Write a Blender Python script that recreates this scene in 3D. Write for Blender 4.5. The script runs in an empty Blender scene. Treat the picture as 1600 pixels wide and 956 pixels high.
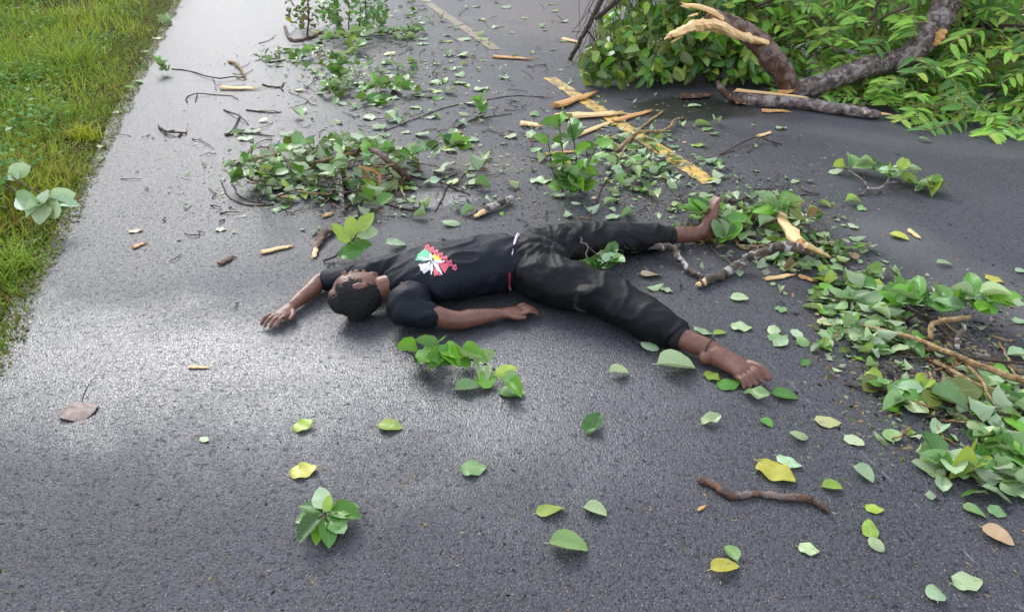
import bpy, bmesh, math, random
import numpy as np
from mathutils import Vector, Matrix, Quaternion, noise
from mathutils.bvhtree import BVHTree

scene = bpy.context.scene
R_ = math.radians
rnd = random.Random(11)

# ------------------------------------------------------------------ camera
F_PX, CAM_H, HORIZON = 1209.0, 1.6, -183.0
PITCH = math.atan((478 - HORIZON) / F_PX)
cam_d = bpy.data.cameras.new('camera')
cam = bpy.data.objects.new('camera', cam_d)
scene.collection.objects.link(cam)
cam.location = (0, 0, CAM_H)
cam.rotation_euler = (math.pi / 2 - PITCH, 0, 0)
cam_d.sensor_width = 36.0
cam_d.lens = 36.0 * F_PX / 1600.0
cam_d.clip_start, cam_d.clip_end = 0.05, 3000
scene.camera = cam

def ray(px, py):
    dx, dy = (px - 800) / F_PX, -(py - 478) / F_PX
    return Vector((dx, math.cos(PITCH) + dy * math.sin(PITCH), -math.sin(PITCH) + dy * math.cos(PITCH)))
def W(px, py, z=0.0):                      # pixel -> point at height z
    d = ray(px, py); t = (z - CAM_H) / d.z
    return Vector((d.x * t, d.y * t, z))
def at(px, py, Y):                         # pixel -> point at depth Y
    d = ray(px, py); t = Y / d.y
    return Vector((d.x * t, Y, CAM_H + d.z * t))

# ------------------------------------------------------------------ light
SUN_EL, SUN_AZ = R_(34), R_(-27)
world = bpy.data.worlds.new('World'); scene.world = world; world.use_nodes = True
wn = world.node_tree
sky = wn.nodes.new('ShaderNodeTexSky'); sky.sky_type = 'NISHITA'; sky.sun_disc = False
sky.sun_elevation, sky.sun_rotation = SUN_EL, SUN_AZ
sky.dust_density, sky.air_density, sky.ozone_density = 1.5, 1.0, 1.0
hs = wn.nodes.new('ShaderNodeHueSaturation'); hs.inputs['Saturation'].default_value = 0.28
wn.links.new(sky.outputs[0], hs.inputs['Color'])
cl = wn.nodes.new('ShaderNodeMix'); cl.data_type = 'RGBA'; cl.inputs[0].default_value = .62     # even cloud cover over the clear sky
wn.links.new(hs.outputs[0], cl.inputs[6]); cl.inputs[7].default_value = (6.3, 6.8, 8.3, 1)
wn.links.new(cl.outputs[2], wn.nodes['Background'].inputs[0])
wn.nodes['Background'].inputs[1].default_value = 0.15
sun_d = bpy.data.lights.new('sun', 'SUN'); sun = bpy.data.objects.new('sun', sun_d)
scene.collection.objects.link(sun)
sun_d.energy, sun_d.angle, sun_d.color = 1.5, R_(30), (1.0, 0.97, 0.94)
sdir = Vector((math.sin(SUN_AZ) * math.cos(SUN_EL), math.cos(SUN_AZ) * math.cos(SUN_EL), math.sin(SUN_EL)))
sun.rotation_euler = sdir.to_track_quat('Z', 'Y').to_euler()
sun.location = sdir * 50
vs = scene.view_settings
vs.view_transform, vs.look, vs.gamma, vs.exposure = 'Standard', 'None', 1.0, 0.78
vs.use_curve_mapping = False

# ------------------------------------------------------------------ helpers
col = scene.collection
def link(o): col.objects.link(o); return o
def mesh_from(name, v, f, smooth=True, mats=()):
    m = bpy.data.meshes.new(name); m.from_pydata([tuple(p) for p in v], [], f)
    if smooth: m.polygons.foreach_set('use_smooth', [True] * len(m.polygons))
    for x in mats: m.materials.append(x)
    return m
def put(name, mesh, parent=None):          # mesh in world coordinates
    o = bpy.data.objects.new(name, mesh); link(o)
    if parent is not None:
        o.parent = parent; o.location = -parent.location if parent.parent is None else (0, 0, 0)
    return o
def tag(o, label=None, cat=None, group=None, kind=None):
    if label: o['label'] = label
    if cat: o['category'] = cat
    if group: o['group'] = group
    if kind: o['kind'] = kind
    return o
def thing(name, label, cat, loc, group=None):
    o = bpy.data.objects.new(name, None); link(o); o.location = Vector(loc); o.empty_display_size = .1
    return tag(o, label, cat, group)

def cr(pts, n):                            # Catmull-Rom resample of tuples
    P = [np.array(p, float) for p in pts]
    P = [2 * P[0] - P[1]] + P + [2 * P[-1] - P[-2]]
    out = []
    for i in range(1, len(P) - 2):
        for k in range(n):
            t = k / n
            a, b, c, d = P[i - 1], P[i], P[i + 1], P[i + 2]
            out.append(.5 * (2 * b + (c - a) * t + (2 * a - 5 * b + 4 * c - d) * t * t + (3 * b - a - 3 * c + d) * t ** 3))
    out.append(P[-2]); return out

def tube(pts, r, sides=7, seg=4, wob=.0, rough=.0, cap=True, flat=1.0):
    """pts: Vectors; r: start,end or list. returns verts, faces"""
    if not isinstance(r, (list, tuple)): r = (r, r)
    if len(r) != len(pts):
        r = [r[0] + (r[-1] - r[0]) * i / (len(pts) - 1) for i in range(len(pts))]
    C = cr([(*p, q) for p, q in zip(pts, r)], seg)
    V, Fc = [], []
    prev = None
    N = len(C)
    for i, c in enumerate(C):
        p = Vector(c[:3]); rad = max(c[3], .0006)
        a = Vector(C[max(i - 1, 0)][:3]); b = Vector(C[min(i + 1, N - 1)][:3])
        t = (b - a).normalized() if (b - a).length > 1e-7 else Vector((1, 0, 0))
        if prev is None:
            u = t.cross(Vector((0, 0, 1)));
            if u.length < .01: u = Vector((1, 0, 0))
            u.normalize()
        else:
            u = (prev - t * prev.dot(t)).normalized()
        prev = u; w = t.cross(u)
        if wob and 0 < i < N - 1:
            p = p + Vector((rnd.gauss(0, 1), rnd.gauss(0, 1), rnd.gauss(0, .5))) * wob
        for k in range(sides):
            an = 2 * math.pi * k / sides
            rr = rad * (1 + rough * rnd.uniform(-1, 1))
            V.append(p + (u * math.cos(an) + w * math.sin(an) * flat) * rr)
        if i:
            o = (i - 1) * sides
            for k in range(sides):
                k2 = (k + 1) % sides
                Fc.append((o + k, o + k2, o + sides + k2, o + sides + k))
    if cap:
        Fc.append(tuple(reversed(range(sides)))); Fc.append(tuple(range((N - 1) * sides, N * sides)))
    return V, Fc
def merge(parts):
    V, Fc = [], []
    for v, f in parts:
        o = len(V); V += v; Fc += [tuple(i + o for i in x) for x in f]
    return V, Fc

# ------------------------------------------------------------------ materials
def new_mat(name):
    m = bpy.data.materials.new(name); m.use_nodes = True
    return m, m.node_tree, m.node_tree.nodes['Principled BSDF']
class NB:                                   # tiny node builder
    def __init__(s, nt): s.nt = nt
    def n(s, t, **kw):
        x = s.nt.nodes.new(t)
        for k, v in kw.items(): setattr(x, k, v)
        return x
    def put(s, sock, v):
        if hasattr(v, 'is_output'): s.nt.links.new(v, sock)
        else: sock.default_value = v
    def math(s, op, a, b=0.0, c=None, clamp=False):
        x = s.n('ShaderNodeMath', operation=op, use_clamp=clamp); s.put(x.inputs[0], a); s.put(x.inputs[1], b)
        if c is not None: s.put(x.inputs[2], c)
        return x.outputs[0]
    def mix(s, f, a, b, mode='MIX'):
        x = s.n('ShaderNodeMix', data_type='RGBA', blend_type=mode); s.put(x.inputs[0], f)
        for sock, v in ((x.inputs[6], a), (x.inputs[7], b)):
            s.put(sock, v if hasattr(v, 'is_output') else (*v, 1.0)[:4])
        return x.outputs[2]
    def noise(s, vec, scale, detail=3, rough=.55, dist=0.0):
        x = s.n('ShaderNodeTexNoise'); s.put(x.inputs['Scale'], scale); x.inputs['Detail'].default_value = detail
        x.inputs['Roughness'].default_value = rough; x.inputs['Distortion'].default_value = dist
        if vec is not None: s.nt.links.new(vec, x.inputs['Vector'])
        return x.outputs['Fac']
    def vor(s, vec, scale, feature='F1', out='Distance', rand=1.0):
        x = s.n('ShaderNodeTexVoronoi', feature=feature); x.inputs['Scale'].default_value = scale
        x.inputs['Randomness'].default_value = rand
        s.nt.links.new(vec, x.inputs['Vector']); return x.outputs[out]
    def ramp(s, f, a, b, lo=0.0, hi=1.0):
        x = s.n('ShaderNodeMapRange', clamp=True); s.put(x.inputs[0], f)
        for i, v in zip((1, 2, 3, 4), (a, b, lo, hi)): s.put(x.inputs[i], v)
        return x.outputs[0]
    def sstep(s, f, a, b, lo=0.0, hi=1.0):
        x = s.n('ShaderNodeMapRange', clamp=True, interpolation_type='SMOOTHSTEP'); s.put(x.inputs[0], f)
        for i, v in zip((1, 2, 3, 4), (a, b, lo, hi)): s.put(x.inputs[i], v)
        return x.outputs[0]
    def bump(s, h, strength, dist, normal=None):
        x = s.n('ShaderNodeBump'); s.put(x.inputs['Strength'], strength); s.put(x.inputs['Distance'], dist)
        s.nt.links.new(h, x.inputs['Height'])
        if normal is not None: s.nt.links.new(normal, x.inputs['Normal'])
        return x.outputs[0]
    def pos(s): return s.n('ShaderNodeNewGeometry').outputs['Position']
    def obj(s): return s.n('ShaderNodeTexCoord').outputs['Object']

# road frame
RD = Vector((-0.297, 0.955, 0)).normalized(); RN = Vector((RD.y, -RD.x, 0))
E0 = sum(((W(*p)).dot(RN) for p in ((270, 0), (180, 200), (100, 340), (30, 500))), 0) / 4
def ST(s, t, z=0.0): return RD * s + RN * (E0 + t) + Vector((0, 0, z))
def st(p): return p.dot(RD), p.dot(RN) - E0

def seg_dist(b, xyz, p, q):
    """node distance of a 2D position to a segment p-q"""
    d = Vector((q.x - p.x, q.y - p.y)); L2 = d.length_squared
    x = b.math('SUBTRACT', xyz.outputs[0], p.x); y = b.math('SUBTRACT', xyz.outputs[1], p.y)
    t = b.math('DIVIDE', b.math('ADD', b.math('MULTIPLY', x, d.x), b.math('MULTIPLY', y, d.y)), L2, clamp=True)
    ex = b.math('SUBTRACT', x, b.math('MULTIPLY', t, d.x)); ey = b.math('SUBTRACT', y, b.math('MULTIPLY', t, d.y))
    return b.math('SQRT', b.math('ADD', b.math('MULTIPLY', ex, ex), b.math('MULTIPLY', ey, ey)))
def pt_dist(b, xyz, p, sx=1.0, sy=1.0):
    x = b.math('DIVIDE', b.math('SUBTRACT', xyz.outputs[0], p.x), sx); y = b.math('DIVIDE', b.math('SUBTRACT', xyz.outputs[1], p.y), sy)
    return b.math('SQRT', b.math('ADD', b.math('MULTIPLY', x, x), b.math('MULTIPLY', y, y)))

def asphalt():
    m, nt, bs = new_mat('wet_asphalt'); b = NB(nt)
    P = b.pos(); xyz = b.n('ShaderNodeSeparateXYZ'); nt.links.new(P, xyz.inputs[0])
    big = b.noise(P, .55, 3); mid = b.noise(P, 2.3, 4); fine = b.noise(P, 95, 3, .6)
    cell = b.vor(P, 185, 'F1', 'Color'); sep = b.n('ShaderNodeSeparateColor'); nt.links.new(cell, sep.inputs[0])
    dist = b.vor(P, 185, 'F1', 'Distance')
    stone = b.math('GREATER_THAN', sep.outputs[0], .74)
    core = b.sstep(dist, .25, .45, 1, 0)
    stone = b.math('MULTIPLY', stone, core)
    c = b.mix(b.ramp(mid, .3, .7), (.034, .035, .041), (.056, .057, .064))
    c = b.mix(b.ramp(fine, .35, .7), c, (.075, .074, .078))
    c = b.mix(b.math('MULTIPLY', stone, b.ramp(sep.outputs[1], 0, 1, .08, .65)), c, (.36, .355, .36))
    dark = b.math('GREATER_THAN', sep.outputs[2], .86)
    c = b.mix(b.math('MULTIPLY', dark, .7), c, (.012, .012, .013))
    # worn, paler aggregate band on the far lane, and the straight paving joint
    worn = seg_dist(b, xyz, W(1380, 360), W(1640, 500))
    worn = b.math('MULTIPLY', b.sstep(b.math('ADD', worn, b.math('MULTIPLY', b.math('SUBTRACT', mid, .5), .5)), .05, .32, 1, 0), .5)
    worn2 = seg_dist(b, xyz, W(1120, 190), W(1640, 245))
    worn2 = b.math('MULTIPLY', b.sstep(b.math('ADD', worn2, b.math('MULTIPLY', b.math('SUBTRACT', mid, .5), .6)), .03, .30, 1, 0), .32)
    c = b.mix(b.math('MAXIMUM', worn, worn2), c, (.15, .142, .14))
    stain = b.math('MULTIPLY', b.sstep(b.noise(P, .9, 5, .62, .8), .52, .68), .45)
    c = b.mix(stain, c, b.mix(1.0, c, (.5, .5, .52), 'MULTIPLY'))
    jl = b.math('ADD', seg_dist(b, xyz, W(1195, 560), W(1640, 990)), b.math('MULTIPLY', b.math('ABSOLUTE', b.math('SUBTRACT', b.noise(P, 30, 3), .5)), .012))
    jm = b.math('MULTIPLY', b.sstep(jl, .002, .006, 1, 0), b.ramp(b.noise(P, 14, 4), .45, .66, 0, .42))
    c = b.mix(jm, c, (.34, .33, .33))
    # sandy grit washed on the far side
    sand = pt_dist(b, xyz, W(760, 258), .38, .38)
    sand = b.math('MULTIPLY', b.sstep(b.math('ADD', sand, b.math('MULTIPLY', b.math('SUBTRACT', mid, .5), 1.2)), .3, 1.0, 1, 0), b.ramp(b.noise(P, 60, 2), .4, .6))
    c = b.mix(b.math('MULTIPLY', sand, .7), c, (.20, .165, .12))
    sand2 = b.sstep(b.math('ADD', pt_dist(b, xyz, W(900, 20), 1.6, 3.2), b.math('MULTIPLY', b.math('SUBTRACT', mid, .5), 1.4)), .4, 1.2, .55, 0)
    c = b.mix(sand2, c, (.16, .135, .115))
    # wetness
    wet = b.ramp(big, .30, .62)
    film = b.sstep(b.math('ADD', seg_dist(b, xyz, W(0, 550), W(820, 590)), b.math('MULTIPLY', b.math('SUBTRACT', b.noise(P, 2.6, 6, .68, .5), .5), .95)), .0, .95, 1, 0)
    lane = b.sstep(b.math('ADD', seg_dist(b, xyz, W(200, 330), W(420, -40)), b.math('MULTIPLY', b.math('SUBTRACT', mid, .5), .8)) , .5, 2.1, .55, 0)
    pud = b.sstep(b.math('ADD', pt_dist(b, xyz, W(1075, 170), .60, .42), b.math('MULTIPLY', b.math('SUBTRACT', mid, .5), .8)), .75, 1.0, 1, 0)
    pud2 = b.sstep(b.math('ADD', pt_dist(b, xyz, W(655, 312), .36, .16), b.math('MULTIPLY', b.math('SUBTRACT', mid, .5), .9)), .7, 1.0, .8, 0)
    film = b.math('MAXIMUM', b.math('MAXIMUM', film, lane), pud2)
    nt.links.new(b.mix(b.math('MULTIPLY', pud, .75), c, (.012, .013, .012)), bs.inputs['Base Color'])
    ro = b.math('SUBTRACT', b.ramp(fine, .2, .8, .50, .66), b.math('MULTIPLY', wet, .10))
    ro = b.mix(film, (.5, .5, .5), (.25, .25, .25))
    rr = b.math('MULTIPLY_ADD', b.math('SUBTRACT', fine, .5), .25, ro)
    rr = b.math('SUBTRACT', rr, b.math('MULTIPLY', pud, .22))
    nt.links.new(b.math('MAXIMUM', rr, .04), bs.inputs['Roughness'])
    pit = b.math('MULTIPLY', b.sstep(b.noise(P, 42, 3, .6), .56, .64), b.math('SUBTRACT', 1.0, pud))
    nt.links.new(b.math('MULTIPLY', b.math('MAXIMUM', b.ramp(film, 0, 1, .36, 1.0), pud), b.math('SUBTRACT', 1.0, b.math('MULTIPLY', pit, .75))), bs.inputs['Specular IOR Level'])
    h = b.math('ADD', b.math('MULTIPLY', b.math('SUBTRACT', 1.0, dist), .6), b.math('MULTIPLY', fine, .8))
    h = b.math('ADD', h, b.math('MULTIPLY', b.noise(P, 45, 4, .7), .8))
    st_ = b.math('MULTIPLY', b.ramp(film, 0, 1, .75, .42), b.math('SUBTRACT', 1.0, b.math('MULTIPLY', pud, .92)))
    nt.links.new(b.bump(h, st_, .006), bs.inputs['Normal'])
    return m

def leaf_mat(name, src):
    m, nt, bs = new_mat(name); b = NB(nt)
    if src == 'OBJ': tint = b.n('ShaderNodeObjectInfo').outputs['Color']
    else:
        a = b.n('ShaderNodeAttribute', attribute_name='tint'); tint = a.outputs['Color']
    uv = b.n('ShaderNodeUVMap').outputs[0]; s = b.n('ShaderNodeSeparateXYZ'); nt.links.new(uv, s.inputs[0])
    u, v = s.outputs[0], b.math('ABSOLUTE', b.math('SUBTRACT', s.outputs[1], .5))
    back = b.n('ShaderNodeNewGeometry').outputs['Backfacing']
    rib = b.sstep(v, .012, .035, 1, 0)
    lat = b.math('ABSOLUTE', b.math('SUBTRACT', b.math('FRACT', b.math('SUBTRACT', b.math('MULTIPLY', u, 8.0), b.math('MULTIPLY', v, 4.2))), .5))
    lat = b.sstep(lat, .02, .10, 1, 0)
    vein = b.math('MAXIMUM', rib, b.math('MULTIPLY', lat, .45))
    P = b.pos(); nz = b.noise(P, 38, 3)
    c = b.mix(b.ramp(nz, .3, .75, 0, .45), tint, b.mix(1.0, tint, (.55, .62, .45), 'MULTIPLY'))
    under = b.mix(.55, tint, (.42, .50, .33))
    c = b.mix(back, c, under)
    c = b.mix(b.math('MULTIPLY', vein, .45), c, b.mix(.5, c, (.55, .60, .35)))
    spot = b.math('MULTIPLY', b.sstep(b.noise(P, 55, 3, .6), .62, .72), .6)
    c = b.mix(spot, c, (.14, .085, .03))
    nt.links.new(c, bs.inputs['Base Color'])
    nt.links.new(b.math('MULTIPLY_ADD', back, .22, .34), bs.inputs['Roughness'])
    bs.inputs['Specular IOR Level'].default_value = .5
    nt.links.new(b.bump(vein, .35, .002), bs.inputs['Normal'])
    tr = b.n('ShaderNodeBsdfTranslucent'); nt.links.new(b.mix(.5, c, (.30, .42, .05)), tr.inputs[0])
    mx = b.n('ShaderNodeMixShader'); mx.inputs[0].default_value = .22
    nt.links.new(bs.outputs[0], mx.inputs[1]); nt.links.new(tr.outputs[0], mx.inputs[2])
    nt.links.new(mx.outputs[0], nt.nodes['Material Output'].inputs[0])
    return m

def grass_mat(name):
    m, nt, bs = new_mat(name); b = NB(nt)
    a = b.n('ShaderNodeAttribute', attribute_name='tint')
    nt.links.new(a.outputs['Color'], bs.inputs['Base Color']); bs.inputs['Roughness'].default_value = .6; bs.inputs['Specular IOR Level'].default_value = .15
    tr = b.n('ShaderNodeBsdfTranslucent'); nt.links.new(a.outputs['Color'], tr.inputs[0])
    mx = b.n('ShaderNodeMixShader'); mx.inputs[0].default_value = .35
    nt.links.new(bs.outputs[0], mx.inputs[1]); nt.links.new(tr.outputs[0], mx.inputs[2])
    nt.links.new(mx.outputs[0], nt.nodes['Material Output'].inputs[0])
    return m

def bark_mat(name, dark, mid, pale, pale_amt=.5, scale=14):
    m, nt, bs = new_mat(name); b = NB(nt); P = b.obj()
    n1 = b.noise(P, scale, 5, .6, .4); n2 = b.noise(P, scale * 3.7, 4, .65)
    c = b.mix(b.ramp(n1, .38, .58), dark, mid)
    c = b.mix(b.math('MULTIPLY', b.sstep(b.noise(P, scale * .7, 4, .6, .8), .50, .58), pale_amt), c, pale)
    c = b.mix(b.ramp(n2, .45, .75, 0, .6), c, b.mix(1.0, c, (.4, .36, .32), 'MULTIPLY'))
    moss = b.math('MULTIPLY', b.sstep(b.noise(P, scale * .45, 5, .7), .52, .66), .6)
    c = b.mix(moss, c, (.035, .035, .022))
    nt.links.new(c, bs.inputs['Base Color']); bs.inputs['Roughness'].default_value = .68
    nt.links.new(b.bump(b.math('ADD', b.math('ADD', n2, n1), b.noise(P, scale * 9, 3, .6)), .9, .008), bs.inputs['Normal'])
    return m
def wood_mat(name, a, c2):
    m, nt, bs = new_mat(name); b = NB(nt); P = b.obj()
    mp = b.n('ShaderNodeMapping'); mp.inputs['Scale'].default_value = (1.0, 5.0, 5.0); nt.links.new(P, mp.inputs[0])
    n1 = b.noise(mp.outputs[0], 22, 4, .6, .6)
    nt.links.new(b.mix(b.ramp(n1, .3, .72), a, c2), bs.inputs['Base Color'])
    bs.inputs['Roughness'].default_value = .55
    nt.links.new(b.bump(n1, .6, .006), bs.inputs['Normal'])
    return m
def simple(name, c, rough=.6, nscale=30, amp=.35, bump=.3, bd=.003):
    m, nt, bs = new_mat(name); b = NB(nt); P = b.obj(); n1 = b.noise(P, nscale, 4)
    nt.links.new(b.mix(b.ramp(n1, .3, .7), tuple(x * (1 - amp) for x in c), tuple(min(1, x * (1 + amp)) for x in c)), bs.inputs['Base Color'])
    bs.inputs['Roughness'].default_value = rough
    if bump: nt.links.new(b.bump(n1, bump, bd), bs.inputs['Normal'])
    return m

M_ROAD = asphalt()
M_LEAF, M_LEAFM = leaf_mat('leaf_single', 'OBJ'), leaf_mat('leaf_mass', 'ATTR')
M_GRASS = grass_mat('grass_blade')
M_BARK = bark_mat('bark_mottled', (.06, .042, .034), (.21, .155, .13), (.46, .42, .40), .62, 22)
M_BARKB = bark_mat('bark_brown', (.06, .028, .016), (.17, .085, .048), (.36, .30, .26), .45)
M_LICHEN = bark_mat('bark_lichen', (.05, .045, .035), (.16, .11, .075), (.60, .57, .53), .95, 26)
M_TWIG = bark_mat('twig_dark', (.030, .018, .013), (.085, .05, .034), (.17, .12, .09), .5, 40)
M_TWIGP = bark_mat('twig_pale', (.24, .13, .05), (.46, .30, .12), (.60, .45, .22), .7, 30)
M_WOOD = wood_mat('split_wood', (.72, .43, .16), (.84, .62, .32))
M_WOODO = wood_mat('split_wood_orange', (.48, .22, .06), (.68, .40, .15))
M_SOIL = simple('soil', (.050, .048, .016), .95, 22, .5, .8, .02)
M_SOIL.node_tree.nodes['Principled BSDF'].inputs['Specular IOR Level'].default_value = .05

# ------------------------------------------------------------------ ground
def strip_sheet(name, t0, t1, z0, z1, s0, s1, mat, ns, ntt, amp=0.0, jit=None, kind='structure', zf=None):
    V, Fc = [], []
    for i in range(ns + 1):
        u = i / ns; s = s0 + (s1 - s0) * (u if abs(s1 - s0) < 60 else u ** 3)
        for j in range(ntt + 1):
            w = j / ntt; t = t0 + (t1 - t0) * w
            if jit and j == (0 if jit[0] == 'l' else ntt): t += jit[1] * noise.noise(Vector((s * jit[2], 3.1, 0))) + jit[1] * .6 * noise.noise(Vector((s * jit[2] * 3.3, 8.1, 0)))
            z = z0 + (z1 - z0) * w + amp * noise.noise(Vector((s * .9, t * .9, 2)))
            if zf: z = zf(s, t)
            V.append(ST(s, t, z))
    for i in range(ns):
        for j in range(ntt):
            a = i * (ntt + 1) + j; Fc.append((a, a + 1, a + ntt + 2, a + ntt + 1))
    o = put(name, mesh_from(name, V, Fc, True, [mat])); return tag(o, kind=kind)

def ground():
    V = [ST(-300, -900, -.06), ST(-300, 900, -.06), ST(1500, 900, -.06), ST(1500, -900, -.06)]
    m, nt, bs = new_mat('far_grass'); b = NB(nt); P = b.pos()
    c = b.mix(b.ramp(b.noise(P, 1.3, 5), .3, .7), (.035, .06, .012), (.10, .13, .03))
    nt.links.new(c, bs.inputs['Base Color']); bs.inputs['Roughness'].default_value = .8
    tag(put('ground', mesh_from('ground', V, [(0, 1, 2, 3)], False, [m])), kind='structure')
ground()
ROAD_W = 7.3
rd = strip_sheet('road', -.03, ROAD_W, 0, 0, -8, 400, M_ROAD, 200, 4, jit=('l', .05, .8))
def verge_z(s, t):
    d = max(0, -t)
    return -.012 + min(d, .25) * .12 + min(d, 3) * .035 + (.05 * noise.noise(Vector((s * .8, t * .8, 4))) + .02 * noise.noise(Vector((s * 3, t * 3, 7)))) * min(1, d * 2)
strip_sheet('verge', -30, 0.0, 0, 0, -6, 30, M_SOIL, 120, 150, zf=verge_z)
strip_sheet('far_verge', ROAD_W + .01, ROAD_W + 25, .004, .1, -6, 40, M_SOIL, 60, 40, amp=.04)

# woods along both sides of the road, beyond the picture (mirrored in the wet asphalt)
def woodland():
    V, Fc, C = [], [], []; r = random.Random(3)
    def tree(s, t, h, w):
        b0 = ST(s, t, -.05)
        tv, tf = tube([b0, b0 + Vector((r.gauss(0, .2), r.gauss(0, .2), h * .35)), b0 + Vector((r.gauss(0, .4), r.gauss(0, .4), h * .8))], (.22, .06), 6, 2)
        o = len(V); V.extend(tv)
        for f in tf:
            for k in range(1, len(f) - 1): Fc.append((f[0] + o, f[k] + o, f[k + 1] + o))
        C.extend([(.07, .055, .04, 1)] * len(tv))
        for k in range(420):
            u = r.random(); zz = h * (.12 + .88 * u); rad = w * (math.sin(math.pi * (.12 + .8 * u)) ** .7) * math.sqrt(r.random()); a = r.uniform(0, 6.283)
            p = b0 + Vector((rad * math.cos(a), rad * math.sin(a), zz)); n = Vector((r.gauss(0, 1), r.gauss(0, 1), r.gauss(0, 1))).normalized(); q = n.orthogonal().normalized(); e = n.cross(q); L = r.uniform(.25, .55)
            o = len(V); V.extend([p + q * L, p + e * L * .6, p - q * L, p - e * L * .6]); Fc.extend([(o, o + 1, o + 2), (o, o + 2, o + 3)]); c = r.uniform(.7, 1.3)
            C.extend([(.05 * c, .10 * c, .022 * c, 1)] * 4)
    for s, t, h, w in WOODS: tree(s + r.gauss(0, .8), t + r.gauss(0, .7), h * r.uniform(.85, 1.15), w)
    m = bpy.data.meshes.new('woodland'); m.from_pydata([tuple(v) for v in V], [], Fc)
    a = m.color_attributes.new('tint', 'FLOAT_COLOR', 'POINT'); a.data.foreach_set('color', np.array(C, np.float32).ravel()); m.materials.append(M_GRASS)
    tag(put('woodland', m), 'woods lining the road beyond the picture', 'woods', kind='stuff')
WOODS = [(24 + 5 * k, -7 - 1.2 * (k % 3), 12 + .8 * k, 2.2) for k in range(10)] + [(40 + 3 * k, -8 + 3.2 * k, 19, 3.2) for k in range(9)] + \
        [(6 + 4 * k, ROAD_W + 8 + 1.5 * (k % 3), 12, 3.0) for k in range(12)] + [(30 + 4 * k, -14 - 2 * (k % 2), 18, 3.2) for k in range(8)]
woodland()

# yellow centre line: two worn painted lengths
def marking():
    m, nt, bs = new_mat('yellow_road_paint'); b = NB(nt); P = b.pos()
    n1 = b.noise(P, 9, 5, .65); n2 = b.noise(P, 70, 3)
    c = b.mix(b.ramp(n2, .3, .7), (.58, .36, .06), (.74, .50, .13))
    wear = b.sstep(b.math('ADD', n1, b.math('MULTIPLY', n2, .25)), .54, .74)
    c = b.mix(b.math('MULTIPLY', wear, .85), c, (.085, .075, .065))
    nt.links.new(c, bs.inputs['Base Color']); bs.inputs['Roughness'].default_value = .45
    nt.links.new(b.bump(n2, .5, .003), bs.inputs['Normal'])
    m2 = m.copy(); m2.name = 'yellow_road_paint_faded'
    for nd in m2.node_tree.nodes:
        if nd.type == 'MAP_RANGE' and nd.interpolation_type == 'SMOOTHSTEP':
            nd.inputs[1].default_value, nd.inputs[2].default_value = .20, .62
    for a, c_, mt in ((W(1112, 287), W(858, 122), m), (W(775, 78), W(628, -22), m2), (W(560, -60), W(515, -90), m2)):
        d = (c_ - a).normalized(); n = Vector((d.y, -d.x, 0)); hw = .062
        V, Fc = [], []; K = 40
        for i in range(K + 1):
            p = a.lerp(c_, i / K)
            for q in (-1, 1):
                e = hw + .022 * noise.noise(Vector((i * .9, q * 7, 0))); V.append(p + n * q * e + Vector((0, 0, .004)))
            if i: o = 2 * i; Fc.append((o - 2, o - 1, o + 1, o))
        tag(put('centre_line', mesh_from('centre_line', V, Fc, False, [mt])), kind='structure')
marking()

# ------------------------------------------------------------------ leaf meshes
def leaf_geo(w=.5, tip=1.0, fold=.2, curl=0.0, droop=0.0, twist=0.0, n=6, petiole=.12, wave=.0, seed=0):
    """unit leaf along +X, face +Z. returns verts, faces, uvs per vert"""
    r = random.Random(seed); V, U, Fc = [], [], []
    xs = [i / n for i in range(n + 1)]
    for i, x in enumerate(xs):
        prof = (math.sin(math.pi * min(1, x ** .8)) ** .58) * (1 - .16 * tip * x) if 0 < x < 1 else .012
        jt = 1.0 if n < 8 else .35
        hw = w * .5 * prof * (1.0 + .035 * jt * r.uniform(-1, 1))
        zc = -droop * x * x + .03 * jt * r.uniform(-1, 1) * (0 < x < 1)
        ang = twist * (x - .3)
        for j, v in enumerate((-1, -.5, 0, .5, 1)):
            y = v * hw; z = abs(v) * hw * fold + curl * (v * v) * hw * (1.2) + wave * math.sin(x * 11 + v * 2) * abs(v) * .09
            V.append(Vector((x, y * math.cos(ang) - z * math.sin(ang), zc + y * math.sin(ang) + z * math.cos(ang))))
            U.append((x, .5 + v * .5))
        if i:
            o = 5 * i
            for j in range(4): Fc.append((o - 5 + j, o + j, o + j + 1, o - 5 + j + 1))
    # bend: petiole as a thin strip
    o = len(V); L = petiole
    for k, x in enumerate((0.03, -L * .5, -L)):
        for q in (-1, 1): V.append(Vector((x, q * .012, -.004 - .12 * x * x))); U.append((.0, .5))
        if k: a = o + 2 * k; Fc.append((a - 2, a - 1, a + 1, a))
    return V, Fc, U
def leaf_mesh(name, **kw):
    V, Fc, U = leaf_geo(**kw)
    m = mesh_from(name, V, Fc, True, [M_LEAF])
    uv = m.uv_layers.new(name='UVMap'); li = np.zeros(len(m.loops), np.int32); m.loops.foreach_get('vertex_index', li)
    uv.data.foreach_set('uv', np.array(U, np.float32)[li].ravel())
    return m
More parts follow.
